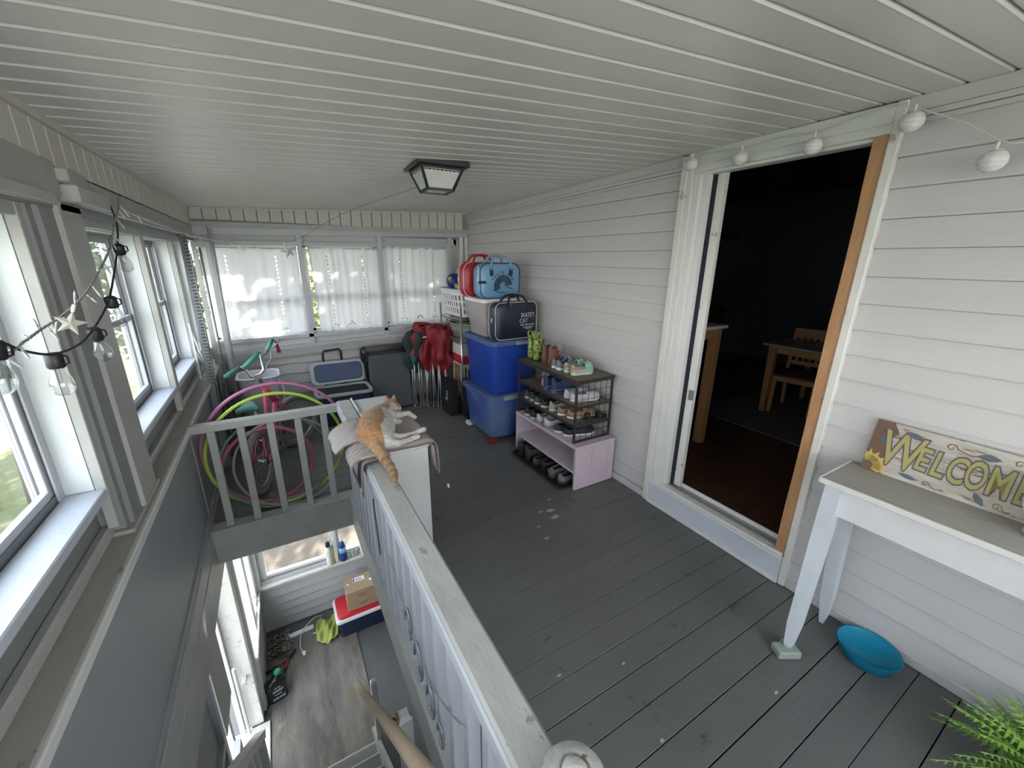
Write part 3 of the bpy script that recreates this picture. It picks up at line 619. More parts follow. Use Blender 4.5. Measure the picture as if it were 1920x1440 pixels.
lr = thing('stair_guard', 'worn white handrail with peeling paint at left of the stairs', 'railing', (-.47, 1.5, -1.0))
MB().bar((-.47, .3, .92), (-.47, 2.40, -1.24), .06, .045).build('top_rail', M_flake, lr)
for k in range(14):
    yy = .5+k*.14; zz = .92-(yy-.3)*1.029
    MB().bbox(-.485, -.455, yy-.015, yy+.015, zz-.85, zz-.02, .003).build('baluster', M_white, lr)
MB().bbox(-.50, -.44, 2.28, 2.34, LZ+.01, -1.19, .004).build('end_post', M_lside, lr)
# cross railing
gr = thing('guard_rail', 'short grey railing with square balusters in front of the bicycle', 'railing', (-.1, 2.975, .0))
MB().bbox(-.565, .30, 2.945, 3.005, .700, .752, .004).build('top_rail', M_rail, gr)
for px in (-.458, -.300, -.133, .031, .194):
    MB().bbox(px-.021, px+.021, 2.955, 2.992, .012, .70, .003).build('baluster', M_rail, gr)
g2_ = thing('guard_rail', 'long pale railing beside the stairwell, its flat top weathered', 'railing', (.34, 1.6, .0))
M_top = mat('weathered_rail_top', (.36, .365, .34), .5, (.49, .495, .475), 7, .5, .35, 35, stretch=(1, .5, 1), chips=(.26, .25, .22), chipt=.60, chips_scale=14)
MB().bbox(.292, .388, .36, 3.02, .725, .760, .008).build('top_rail', M_top, g2_)
MB().bbox(.285, .305, .36, 3.01, .690, .745, .006).build('side_rail', M_rail2, g2_)
for k in range(19):
    yy = .52+k*.128
    MB().bbox(.312, .352, yy-.019, yy+.019, .012, .725, .003).build('baluster', M_rail2, g2_)
M_np = mat('weathered_newel', (.36, .36, .34), .5, (.56, .56, .53), 16, .5, .5, 40, chips=(.14, .135, .125), chipt=.60, chips_scale=22)
nw = thing('newel_post', 'weathered round newel cap at near end of the long railing', 'post', (.372, .40, 0))
MB().lathe([(.030, 0), (.040, .1), (.028, .15), (.030, .5), (.042, .60), (.030, .66), (.028, .70)], 20, Matrix.Translation((.378, .385, 0))).build('turned_shaft', M_np, nw, True)
MB().lathe([(.026, .70), (.055, .735), (.066, .762), (.066, .782), (.058, .796), (.040, .806), (.031, .809), (.029, .803), (.026, .803), (.024, .813), (.014, .822), (.0, .824)], 32, Matrix.Translation((.378, .385, 0))).build('round_cap', M_np, nw, True)
# grey metal scroll plaque and wire on the balusters
pl = thing('fence_ornament', 'grey metal ornament with curled wire hanging on the long railing', 'ornament', (.30, 1.25, .3))
M_zinc = mat('zinc', (.33, .35, .38), .4, metal=.5)
mb = MB(); pts = []
for k in range(30):
    t_ = k/29; pts.append((.300, 1.62-t_*.86, .43-.22*math.sin(PI*t_*.92)+.10*t_))
mb.tube(pts, .003, 5); mb.build('wire', M_zinc, pl, True)
mb = MB()
for yy, zz, s in ((1.34, .28, .10), (1.22, .20, .12), (1.08, .16, .10), (.98, .12, .07)):
    c = [(.300, yy+s*.45*math.cos(a)*(1-.5*a/6), zz+s*math.sin(a)*(1-.5*a/6)) for a in [i*.35 for i in range(17)]]
    mb.tube(c, .006, 5)
mb.build('scroll', M_zinc, pl, True)
o = MB().grid(lambda u, v: (.292+.004*math.sin(3*u), 1.86-.05*v+.045*(u-.5)*math.sin(PI*v), .60-.30*v), 4, 8).build('metal_leaf', mat('dark_metal_leaf', (.05, .05, .055), .4, metal=.6), None, True, solid=.003)
tag(o, 'dark narrow metal leaf fixed on the long railing', 'ornament')
# white cabinet the cat lies on
cb = thing('wooden_cabinet', 'tall white wooden box standing behind the long railing', 'cabinet', (.52, 2.52, 0))
M_cab = mat('white_cabinet_paint', (.60, .62, .61), .4, (.55, .57, .56), 3, .8, .1, 30, chips=(.10, .10, .10), chipt=.72, chips_scale=16)
MB().bbox(.395, .645, 2.03, 2.98, .003, .735, .004).build('body', M_cab, cb)
MB().bbox(.392, .652, 2.02, 2.99, .735, .757, .006).build('lid', M_cab, cb)
MB().bbox(.388, .400, 2.70, 3.0, .757, .775, .003).build('back_lip', M_white, cb)
# ------------------------------------------------------------ helpers for small things
def rrect(w, h, r, n=4, cx=0, cz=0):
    pts = []
    for sx_, sz, a0 in ((1, -1, -90), (1, 1, 0), (-1, 1, 90), (-1, -1, 180)):
        for k in range(n+1):
            a = math.radians(a0+90*k/n); pts.append((cx+sx_*(w/2-r)+r*math.cos(a), cz+sz*(h/2-r)+r*math.sin(a)))
    return pts
def textmesh(s, size, Mx, m, name='lettering', parent=None, extrude=.0006, offset=0, shear=0, world=True):
    cu = bpy.data.curves.new('t', 'FONT'); cu.body = s; cu.size = size; cu.extrude = extrude; cu.offset = offset; cu.align_x = 'CENTER'; cu.shear = shear; cu.resolution_u = 3
    ob = bpy.data.objects.new('t', cu); C.objects.link(ob)
    dg = bpy.context.evaluated_depsgraph_get(); me = bpy.data.meshes.new_from_object(ob.evaluated_get(dg))
    bpy.data.objects.remove(ob); mb = MB(); mb.add([Mx @ v.co for v in me.vertices], [tuple(p.vertices) for p in me.polygons]); bpy.data.meshes.remove(me)
    if not mb.v: return None
    return mb.build(name, m, parent, world=world)
def frameM(o, xdir, up):   # matrix: local x -> xdir, local y -> up, local z -> normal
    x = Vector(xdir).normalized(); u = Vector(up).normalized(); z = x.cross(u).normalized(); u = z.cross(x)
    return Matrix(((x.x, u.x, z.x, o[0]), (x.y, u.y, z.y, o[1]), (x.z, u.z, z.z, o[2]), (0, 0, 0, 1)))
def arc(c, r, a0, a1, n, f):
    return [f(c, r, math.radians(a0+(a1-a0)*k/n)) for k in range(n+1)]
def tapbox(mb, x0, x1, y0, y1, z0, z1, t, r=.03, n=3):   # rounded tapered tub
    prof = []
    for z, s in ((z0, -t), (z0+.012, -t+.004), (z1, 0)):
        prof.append([(p[0], p[1], z) for p in rrect(x1-x0+2*s, y1-y0+2*s, r, n, (x0+x1)/2, (y0+y1)/2)])
    k = len(prof[0]); vs = [v for p in prof for v in p]
    return mb.add(vs, [tuple(range(k))[::-1]]+[(i*k+j, i*k+(j+1) % k, (i+1)*k+(j+1) % k, (i+1)*k+j) for i in range(2) for j in range(k)])
def lidp(mb, x0, x1, y0, y1, z0, z1, r=.03, n=3):
    p = rrect(x1-x0, y1-y0, r, n, (x0+x1)/2, (y0+y1)/2); q = rrect(x1-x0-.012, y1-y0-.012, r, n, (x0+x1)/2, (y0+y1)/2); k = len(p)
    vs = [(a, b, z0) for a, b in p]+[(a, b, z1-.005) for a, b in p]+[(a, b, z1) for a, b in q]
    return mb.add(vs, [tuple(range(k))[::-1], tuple(range(2*k, 3*k))]+[(i*k+j, i*k+(j+1) % k, (i+1)*k+(j+1) % k, (i+1)*k+j) for i in range(2) for j in range(k)])

M_bluebin = mat('blue_plastic_bin', (.012, .045, .30), .35, (.016, .055, .33), 3, .8)
M_binlid = mat('dull_blue_lid', (.04, .075, .24), .42, (.10, .16, .30), 6, .7)
M_latch = mat('pale_latch', (.23, .28, .30), .5)
M_black = mat('black_fabric', (.012, .014, .018), .8)
M_blackp = mat('black_plastic', (.013, .014, .016), .45)
M_steel = mat('chrome_wire', (.55, .55, .54), .28, metal=.9)
M_silver = mat('silver_tube', (.50, .51, .53), .35, metal=.7)
M_wht = mat('white_plastic', (.72, .72, .74), .4)
M_red = mat('red_fabric', (.24, .012, .022), .6, (.16, .008, .016), 8, .8, .3, 20)
M_card = mat('cardboard', (.30, .205, .125), .8, (.34, .235, .15), 6, .8)

# ------------------------------------------------------------ ceiling light
cl = thing('ceiling_light', 'black square lantern-style ceiling light with frosted panes', 'lamp', (.93, 2.48, 2.27))
X, Y, Z = .925, 2.47, 2.262
Mc = Matrix.Translation((X, Y, Z)) @ Matrix.Rotation(math.radians(-3), 4, 'Z')
a, b, hh = .118, .075, .125
mb = MB(); mb.bbox(-a-.035, a+.035, -a-.035, a+.035, -.012, .02, .004, M=Mc); mb.bbox(-a-.008, a+.008, -a-.008, a+.008, -.024, -.012, .003, M=Mc)
mb.build('canopy', M_blackp, cl)
for q in range(4):
    R4 = Mc @ Matrix.Rotation(q*PI/2, 4, 'Z')
    MB().bar(R4 @ Vector((-a, -a, -.02)), R4 @ Vector((-b, -b, -hh)), .013).build('corner_bar', M_blackp, cl)
    MB().bar(R4 @ Vector((-b-.005, -b, -hh)), R4 @ Vector((b+.005, -b, -hh)), .013).build('bottom_bar', M_blackp, cl)
    mb = MB()
    for k in range(9):
        u = -a+.012+(2*a-.024)*(k+.5)/9; s = (2*a-.024)/18
        mb.add([R4 @ Vector(p) for p in ((u-s, -a-.001, -.018), (u+s, -a-.001, -.018), (u+s, -a+.004, -.030), (u, -a+.006, -.036), (u-s, -a+.004, -.030))], [(0, 1, 2, 3, 4)])
    mb.build('scalloped_edge', M_blackp, cl, solid=.002)
    MB().add([R4 @ Vector(p) for p in ((-a+.01, -a+.002, -.024), (a-.01, -a+.002, -.024), (b-.004, -b+.001, -hh+.004), (-b+.004, -b+.001, -hh+.004))], [(0, 1, 2, 3)]).build('side_pane', mat('seeded_glass', (.62, .64, .62), .15, (.5, .52, .5), 14, .6, .4, 60), cl, solid=.003)
MB().box(-b+.006, b-.006, -b+.006, b-.006, -hh-.002, -hh+.003, M=Mc).build('bottom_pane', mat('grey_glass', (.30, .32, .33), .2), cl)

# ------------------------------------------------------------ storage bins
bn = thing('storage_bin', 'lower blue plastic storage bin with grey faded corner on the deck', 'storage bin', (1.93, 3.55, .0), group=None)
M_fade = mat('sun_faded_blue', (.015, .055, .30), .4, (.15, .22, .33), 2.2, .35)
tapbox(MB(), 1.665, 2.19, 3.235, 3.86, .045, .46, .035, .05).build('tub', M_fade, bn, True, bev=0)
lidp(MB(), 1.645, 2.21, 3.215, 3.88, .455, .50, .05).build('lid', M_binlid, bn)
MB().bbox(1.80, 1.98, 3.195, 3.222, .445, .49, .006).build('latch', M_latch, bn); MB().bbox(2.05, 2.15, 3.20, 3.222, .45, .485, .006).build('latch', M_latch, bn)
bn2 = thing('storage_bin', 'upper blue plastic storage bin carrying the clear bin and navy bag', 'storage bin', (1.93, 3.57, .5))
tapbox(MB(), 1.695, 2.19, 3.235, 3.87, .502, .99, .03, .05).build('tub', M_bluebin, bn2, True)
lidp(MB(), 1.68, 2.21, 3.215, 3.885, .985, 1.03, .05).build('lid', M_binlid, bn2)
MB().bbox(1.93, 2.11, 3.193, 3.222, .985, 1.02, .006).build('latch', M_latch, bn2)
for x_, y_, lab, m in ((1.72, 3.28, 'red plastic block under near corner of the lower blue bin', M_red), (1.72, 3.80, 'white block under far corner of the lower blue bin', M_wht)):
    MB(); tag(MB().bbox(x_-.05, x_+.04, y_-.03, y_+.05, .003, .044, .004).build('bin_foot', m), lab, 'block')
cb_ = thing('storage_bin', 'clear plastic bin with white lid and pinkish contents, on the blue bins', 'storage bin', (1.95, 3.64, 1.03))
M_clear = mat('cloudy_plastic', (.62, .58, .60), .3, alpha=.42)
tapbox(MB(), 1.705, 2.15, 3.44, 3.86, 1.035, 1.37, .035, .04).build('tub', M_clear, cb_, True)
lidp(MB(), 1.69, 2.165, 3.425, 3.875, 1.365, 1.398, .04).build('lid', M_wht, cb_)
mb = MB()
for k in range(9):
    mb.sph((1.80+.03*rnd.uniform(-1, 9), 3.50+.03*rnd.uniform(0, 9), 1.12+.02*rnd.uniform(0, 7)), .06, 8, 5, sc_=(1, .8, .7))
c_ = mb.build('contents', mat('pinkish_contents', (.42, .26, .24), .8, (.55, .50, .45), 9, .5), cb_, True); c_['kind'] = 'stuff'

# ------------------------------------------------------------ bags
def bag(name, lab, M0, w, h, d, r, mat_, pipe, rim=None, hdl=None, waist=0):
    t = thing(name, lab, 'bag', tuple(M0.translation)); n = 5
    base = rrect(w, h, r, n, 0, h/2)
    def shp(s, y):
        out = []
        for (a_, b_) in base:
            k = 1-waist*math.exp(-((b_/h-.48)/.2)**2)
            out.append(M0 @ Vector((a_*s*k, y, h/2+(b_-h/2)*s)))
        return out
    rings = [shp(.90, -d/2-.006), shp(1, -d/2+.012), shp(1.03, 0), shp(1, d/2-.012), shp(.9, d/2+.006)]
    k = len(base); vs = [v for q in rings for v in q]
    MB().add(vs, [tuple(range(k)), tuple(range(4*k, 5*k))[::-1]]+[(i*k+j, (i+1)*k+j, (i+1)*k+(j+1) % k, i*k+(j+1) % k) for i in range(4) for j in range(k)]).build('body', mat_, t, True)
    for y in (-d/2+.008, d/2-.008):
        MB().tube(shp(1.0, y), .004, 6, close=True).build('piping', pipe, t, True)
    for y in (-d/2, d/2):
        pts = [M0 @ Vector((-.11, y-.008, h*.80)), M0 @ Vector((-.105, y-.004, h+.005)), M0 @ Vector((-.07, y*.6, h+.055)), M0 @ Vector((0, y*.5, h+.065)), M0 @ Vector((.07, y*.6, h+.055)), M0 @ Vector((.105, y-.004, h+.005)), M0 @ Vector((.11, y-.008, h*.80))]
        MB().tube(pts, .011, 8).build('handle', hdl or mat_, t, True)
    return t, M0
M_bag = mat('light_blue_vinyl', (.13, .30, .47), .32, (.19, .38, .55), 6, .7, .5, 12)
M_navy = mat('navy_vinyl', (.012, .018, .032), .38, (.018, .025, .042), 5, .8, .4, 10)
M_redv = mat('red_vinyl', (.40, .02, .03), .35, (.32, .015, .025), 6, .8, .5, 12)
M_dk = mat('dark_navy_print', (.01, .02, .05), .5); M_silverp = mat('silver_print', (.55, .56, .58), .5)
Mr = Matrix.Translation((1.83, 3.77, 1.400)) @ Matrix.Rotation(math.radians(4), 4, 'Z')
bag('duffel_bag', 'red vinyl bag with white piping behind the light blue bag', Mr, .42, .335, .12, .09, M_redv, M_wht)
Mb_ = Matrix.Translation((1.92, 3.575, 1.400)) @ Matrix.Rotation(math.radians(3), 4, 'Z')
t, _ = bag('skate_bag', 'light blue skate bag with rainbow logo on the clear bin', Mb_, .455, .325, .15, .09, M_bag, M_dk, waist=.06)
def onbag(M0, d): return M0 @ frameM((0, -d/2-.009, 0), (1, 0, 0), (0, 0, 1))
F = onbag(Mb_, .15)
for s in (-1, 1): MB().prism([(p[0]+s*.11, p[1]) for p in rrect(.035, .075, .017, 4, 0, .245)], 2, -.002, .006, M=F).build('handle_patch', M_dk, t)
mb = MB()
for r_ in (.095, .078, .061, .044):
    mb.tube([F @ Vector((.02+r_*math.cos(math.radians(a_)), .115+r_*math.sin(math.radians(a_)), .004)) for a_ in range(5, 216, 12)], .0052, 5)
mb.tube([F @ Vector(p) for p in ((-.09, .085, .004), (-.05, .06, .004), (.0, .052, .004), (.04, .058, .004))], .003, 5)
mb.tube([F @ Vector(p) for p in ((.03, .13, .004), (.08, .10, .004), (.13, .085, .004))], .004, 5)
mb.build('rainbow_print', M_dk, t, True)
for k, ch in enumerate('SKATE BAG'):
    if ch == ' ': continue
    a_ = math.radians(148-k*14.5); Mx = F @ Matrix.Translation((.02+.118*math.cos(a_), .115+.110*math.sin(a_), .003)) @ Matrix.Rotation(a_-PI/2, 4, 'Z')
    textmesh(ch, .038, Mx, M_dk, 'letter', t)
MB().bbox(-.245, -.17, -.09, -.07, .14, .165, .004, M=Mb_).build('buckle_strap', M_dk, t)
MB().tube([Mb_ @ Vector((-.236+.008*math.sin(k*.5), -.055+.012*math.sin(k*.4), .30-.02*k)) for k in range(8)], .006, 5).build('white_stripe', M_wht, t, True)
Mn = Matrix.Translation((1.97, 3.335, 1.032)) @ Matrix.Rotation(math.radians(4), 4, 'Z')
t, _ = bag('skate_bag', 'navy skate bag lettered in silver, standing on the upper blue bin', Mn, .475, .345, .13, .06, M_navy, M_silverp, hdl=M_black)
F = onbag(Mn, .13)
textmesh("SKATE'Y", .060, F @ Matrix.Translation((.115, .203, .002)) @ Matrix.Diagonal((.72, 1, 1, 1)), M_silverp, 'lettering', t)
textmesh("CAT", .058, F @ Matrix.Translation((.070, .150, .002)) @ Matrix.Diagonal((.85, 1, 1, 1)), M_silverp, 'lettering', t)
textmesh("Roller Skating Center", .024, F @ Matrix.Translation((.115, .124, .002)) @ Matrix.Diagonal((.78, 1, 1, 1)), M_silverp, 'lettering', t)
for q, (xx, ww) in enumerate(((.12, .11), (.125, .07))):
    mb = MB(); x = xx-ww/2
    while x < xx+ww/2:
        l_ = rnd.uniform(.004, .011); mb.box(x, x+l_, .104-q*.014, .111-q*.014, .001, .003, M=F); x += l_+.003
    mb.build('small_print', M_silverp, t)['kind'] = 'stuff'
mb = MB(); mb.bbox(-.262, -.248, -.03, -.015, .17, .21, .003, M=Mn); mb.build('zip_pull', M_steel, t)
for s in (-1, 1): MB().sph(F @ Vector((s*.08, .325, .003)), .004, 8, 5).build('stud', M_steel, t)

# ------------------------------------------------------------ wire shelf unit with basket, tub and boxes
ws = thing('wire_shelf', 'chrome wire shelf unit in the corner behind the blue bins', 'shelf', (1.95, 4.42, 0))
for x_ in (1.755, 2.14):
    for y_ in (4.10, 4.72):
        MB().tube([(x_, y_, .003), (x_, y_, 1.24)], .0115, 10).lathe([(.013, 1.24), (.014, 1.255), (.0, 1.26)], 10, Matrix.Translation((x_, y_, 0))).build('post', M_steel, ws, True)
for z_ in (.22, .88, 1.115):
    mb = MB()
    for y_ in (4.10, 4.72): mb.tube([(1.755, y_, z_), (2.14, y_, z_)], .004, 6).tube([(1.755, y_, z_-.03), (2.14, y_, z_-.03)], .003, 6)
    for x_ in (1.755, 2.14): mb.tube([(x_, 4.10, z_), (x_, 4.72, z_)], .004, 6).tube([(x_, 4.10, z_-.03), (x_, 4.72, z_-.03)], .003, 6)
    for k in range(12): x_ = 1.775+k*.032; mb.tube([(x_, 4.10, z_+.003), (x_, 4.72, z_+.003)], .0018, 4)
    pz = [(1.755, 4.10+.62*k/24, z_-(.027 if k % 2 else .003)) for k in range(25)]; mb.tube(pz, .003, 4)
    mb.build('shelf', M_steel, ws)
bk = thing('laundry_basket', 'white plastic laundry basket with slotted sides on the wire shelf', 'basket', (1.95, 4.44, 1.12))
base = rrect(1, 1, .22, 6); nb = len(base)
def bring(z, s, o=0): return [(1.955+p[0]*(.36+s)+0, 4.42+p[1]*(.56+s), z) for p in base]
def wall(u, v):
    i = u*nb; k = int(i) % nb; f_ = i-int(i); p = base[k]; q = base[(k+1) % nb]; x = p[0]+(q[0]-p[0])*f_; y = p[1]+(q[1]-p[1])*f_; s = .10*v
    return (1.955+x*(.34+s), 4.42+y*(.54+s), 1.14+.29*v)
U = 140
mb = MB(); 
# even arc-length parametrisation
L_ = [0]
for k in range(nb): L_.append(L_[-1]+math.hypot(base[(k+1) % nb][0]-base[k][0], base[(k+1) % nb][1]-base[k][1]))
def pos(u):
    s = (u % 1)*L_[-1]
    for k in range(nb):
        if s <= L_[k+1]+1e-9: return (k+(s-L_[k])/(L_[k+1]-L_[k]))/nb
    return 0
def keepb(u, v):
    if v < .10 or v > .84: return True
    r_ = (v-.10)/.74*3; ro = int(r_); fr = r_-ro
    if fr < .12 or fr > .88: return True
    return (int(u*U) % 4) in (0, 1)
mb.grid(lambda u, v: wall(pos(u), v), U, 34, keep=keepb)
mb.build('slotted_wall', M_wht, bk, solid=.003)
MB().add([(x, y, 1.14) for x, y, z in [wall(k/nb, 0) for k in range(nb)]], [tuple(range(nb))]).build('bottom', M_wht, bk, solid=.003)
MB().tube([wall(k/nb, 1.0) for k in range(nb)], .013, 8, close=True).build('rim', M_wht, bk, True)
bl = thing('soccer_ball', 'blue ball with yellow patches in the laundry basket', 'ball', (1.86, 4.58, 1.34))
cB = Vector((1.865, 4.54, 1.515))
MB().sph(cB, .088, 24, 16).build('ball_cover', mat('blue_ball', (.015, .04, .22), .35), bl, True)
for dx, dy, dz in ((-.75, -.5, .35), (.35, -.85, .45), (-.1, -.95, -.55), (0, -.1, 1), (-.9, .3, -.1)):
    d = Vector((dx, dy, dz)).normalized(); u = d.orthogonal().normalized(); q = d.cross(u)
    pts = [cB+(d+(u*math.cos(a_)+q*math.sin(a_))*r_*.36).normalized()*.0895 for a_, r_ in [(k*2*PI/10, 1 if k % 2 else .62) for k in range(10)]]
    MB().add(pts+[cB+d*.0898], [(k, (k+1) % 10, 10) for k in range(10)]).build('yellow_patch', mat('yellow_print', (.50, .52, .06), .4), bl)
pb = MB().sph((1.965, 4.40, 1.53), .105, 22, 14).build('ball', mat('pale_pink_ball', (.62, .36, .38), .4), None, True); tag(pb, 'pale pink ball beside the blue ball in the basket', 'ball')
pb = MB().sph((2.03, 4.60, 1.575), .11, 22, 14).build('ball', mat('peach_ball', (.52, .27, .20), .5), None, True); tag(pb, 'peach coloured ball behind the pale pink ball', 'ball')
hl = MB().lathe([(.07, 0), (.075, .03), (.06, .06), (.03, .08), (0, .083)], 18, Matrix.Translation((1.90, 4.42, 1.40))).build('small_ball', mat('white_black_cap', (.6, .6, .6), .5, (.03, .03, .03), 9, .05), None, True); tag(hl, 'small white and black ball tucked beside the blue ball', 'ball')
tb = thing('galvanized_tub', 'oval galvanized tub on the middle wire shelf', 'tub', (1.95, 4.40, .885))
MB().lathe([(.13, .888), (.15, .892), (.165, .96), (.172, .965), (.172, .985), (.18, 1.05), (.187, 1.055), (.18, 1.045), (.168, .96), (.14, .90), (0, .90)], 28, Matrix.Translation((1.95, 4.40, 0)), sy_=1.45).build('tub_wall', mat('galvanized', (.30, .32, .31), .5, (.42, .44, .42), 12, .7, metal=.5), tb, True)
gc = MB().grid(lambda u, v: (1.82+.26*u, 4.22+.36*v, 1.035+.03*math.sin(u*9)*math.sin(v*7)+.02*math.sin(v*15)), 16, 20).build('green_cloth', mat('green_cloth', (.04, .12, .06), .9), None, True, solid=.004); tag(gc, 'crumpled green cloth in the galvanized tub', 'cloth')
bb_ = MB().sph((1.72, 4.80, .86), .10, 14, 9, sc_=(.6, .8, 1.15)).build('cloth_sack', mat('taupe_sack', (.10, .085, .075), .9, (.15, .13, .12), 12, .6, .5, 25), None, True); tag(bb_, 'taupe cloth sack hanging at the back post of the wire shelf', 'sack')
def boxthing(name, lab, x0, x1, y0, y1, z0, z1, m, cat='box'):
    t = thing(name, lab, cat, ((x0+x1)/2, (y0+y1)/2, z0)); MB().bbox(x0, x1, y0, y1, z0, z1, .003).build('carton_body', m, t); return t
t = boxthing('carton', 'white carton with red band on the lower wire shelf', 1.775, 2.08, 4.13, 4.42, .235, .82, mat('white_carton', (.55, .55, .56), .6))
MB().box(1.772, 1.775, 4.14, 4.41, .60, .70).box(1.78, 2.07, 4.127, 4.13, .60, .70).build('red_band', mat('red_print', (.45, .02, .03), .5), t)
MB().box(1.772, 1.775, 4.2, 4.38, .36, .58).build('brown_picture', mat('brown_print', (.22, .13, .07), .6), t)
for k in range(6): MB().box(1.80+k*.04, 1.82+k*.04, 4.1275, 4.13, .38, .56-.02*(k % 3)).build('print_block', mat('dark_print', (.04, .04, .05), .6), t)
t = boxthing('tool_tote', 'black plastic tote with grey latch between camp chairs and blue bins', 1.735, 2.10, 3.93, 4.07, .004, .46, M_blackp, 'tote')
t = boxthing('tool_case', 'black case with pale label under the wire shelf', 1.72, 2.08, 4.14, 4.62, .004, .185, M_blackp, 'case')
MB().bbox(1.712, 1.72, 4.20, 4.30, .05, .14, .002).build('handle', M_latch, t)
t = boxthing('storage_case', 'tall black case with grey clasp beside the camp chairs', 1.60, 1.70, 4.12, 4.36, .004, .42, M_blackp, 'case')
MB().bbox(1.592, 1.60, 4.19, 4.21, .20, .30, .002).bbox(1.592, 1.60, 4.19, 4.27, .18, .20, .002).build('clasp', M_latch, t)
wp = MB().grid(lambda u, v: (1.62+.12*u, 4.68+.12*v, .45+.05*math.sin(5*u+3*v)), 8, 8).build('crumpled_paper', M_wht, None, True, solid=.003); tag(wp, 'crumpled white paper beside the white carton', 'paper')
MB()
wp = boxthing('carton', 'small black carton holding up the crumpled paper', 1.60, 1.70, 4.68, 4.80, .004, .40, M_blackp)

# ------------------------------------------------------------ camp chairs, cot, cooler
M_tealc = mat('dark_green_fabric', (.012, .028, .03), .8, (.02, .045, .045), 8, .7, .4, 20)
M_teal2 = mat('teal_flap', (.01, .12, .08), .7)
def campchair(lab, cx, cy_, fab, z0, z1, wtop, n, seed, lean=0):
    t = thing('camp_chair', lab, 'camp chair', (cx, cy_, 0)); r = random.Random(seed)
    for k in range(n):
        a_ = 2*PI*k/n; R0 = .075; x = cx+R0*math.cos(a_)+r.uniform(-.01, .01); y = cy_+R0*.8*math.sin(a_)
        x2 = cx+.045*math.cos(a_+r.uniform(-1.0, 1.0))+lean; y2 = cy_+.035*math.sin(a_)
        MB().tube([(x, y, .012), (x2, y2, z0+r.uniform(.05, .35))], .0075, 7).sph((x, y, .014), .011, 6, 4).build('pole', M_silver, t, True)
    ph = [r.uniform(0, 6) for _ in range(4)]
    def fn(u, v):
        a_ = 2*PI*u; z = z0+(z1-z0)*v; R_ = (.022+.075*v**.8*(1-.35*max(0, v-.8)/.2)+.03*math.exp(-((v-.35)/.13)**2))*(1+.30*math.sin(a_*2+ph[0]+v*3)+.34*math.sin(a_*5+ph[1]-v*5)+.16*math.sin(a_*9+ph[2]+v*9))*wtop
        return (cx+lean*v+R_*1.25*math.cos(a_), cy_+R_*.8*math.sin(a_), z+.02*math.sin(a_*2+ph[2]))
    MB().grid(fn, 40, 22).build('fabric', fab, t, True, solid=.004)
    return t, fn
campchair('folded dark green camp chair leaning beside the grey cot', 1.40, 4.66, M_tealc, .42, .93, 1.1, 8, 3, -.01)
t, fn = campchair('folded red camp chair with drooping fabric, nearest the wire shelf', 1.665, 4.50, M_red, .42, .98, 1.2, 8, 5)
t2, fn = campchair('folded red camp chair with white logo strip, between green chair and shelf', 1.545, 4.60, M_red, .46, 1.02, 1.35, 8, 9, -.01)
MB().bbox(1.43, 1.51, 4.475, 4.480, .885, .900, .001).build('logo_strip', M_silverp, t2)
MB().add([(1.30, 4.56, .64), (1.335, 4.55, .70), (1.36, 4.555, .62), (1.32, 4.55, .55)], [(0, 1, 2, 3)]).build('teal_flap', M_teal2, bpy.data.objects['camp_chair'], solid=.003)
ct = thing('folded_cot', 'folded grey camp cot with black end loops standing against the wall', 'cot', (1.09, 4.76, 0))
Mt = Matrix.Translation((1.10, 4.72, .0)) @ Matrix.Rotation(math.radians(-8), 4, 'X')
M_grey = mat('grey_cot_fabric', (.065, .075, .085), .75, (.085, .095, .105), 5, .8, .3, 60)
MB().prism(rrect(.47, .66, .03, 4, 0, .345), 1, -.045, .045, M=Mt).build('cushion', M_grey, ct, bev=.012)
MB().bbox(-.25, .25, .05, .10, .02, .74, .02, M=Mt).build('backing', M_blackp, ct)
MB().tube([Mt @ Vector((-.26, .03, .735)), Mt @ Vector((.26, .03, .745))], .045, 12).build('rolled_edge', mat('dark_brown_roll', (.06, .052, .05), .7), ct, True)
for s in (-1, 1):
    MB().tube([Mt @ Vector((s*.27+.035*math.cos(a_), .0, .68+.09*math.sin(a_))) for a_ in [k*2*PI/16 for k in range(16)]], .014, 8, close=True).build('end_loop', M_black, ct, True)
MB().tube([Mt @ Vector((-.27, .05, .02)), Mt @ Vector((-.27, .05, .70))], .012, 8).tube([Mt @ Vector((.27, .05, .02)), Mt @ Vector((.27, .05, .70))], .012, 8).build('frame_tube', M_blackp, ct)
co = thing('cooler', 'open navy cooler with grey lid and pull handle below the curtains', 'cooler', (.55, 4.62, 0))
M_nv = mat('navy_plastic', (.012, .022, .05), .4); M_nvin = mat('cooler_inner', (.02, .05, .13), .4); M_cgr = mat('cooler_grey', (.40, .43, .44), .4)
tapbox(MB(), .255, .825, 4.46, 4.83, .01, .34, .02, .05).build('tub', M_nv, co, True)
p = rrect(.59, .39, .06, 5, .54, 4.645); q = rrect(.53, .33, .05, 5, .54, 4.645); k_ = len(p)
mb = MB().add([(a_, b_, .335) for a_, b_ in p]+[(a_, b_, .362) for a_, b_ in p]+[(a_, b_, .362) for a_, b_ in q]+[(a_, b_, .335) for a_, b_ in q], [(i*k_+j, i*k_+(j+1) % k_, (i+1)*k_+(j+1) % k_, (i+1)*k_+j) for i in range(3) for j in range(k_)]); mb.build('rim', M_cgr, co)
MB().prism(rrect(.53, .33, .05, 5, .54, 4.645), 2, .338, .345).build('inside', M_black, co)
Ml = Matrix.Translation((.54, 4.85, .372)) @ Matrix.Rotation(math.radians(74), 4, 'X')
MB().prism(rrect(.59, .26, .06, 5, 0, .13), 2, -.035, .012, M=Ml @ Matrix.Rotation(0, 4, 'X')).build('lid', M_cgr, co, bev=.008)
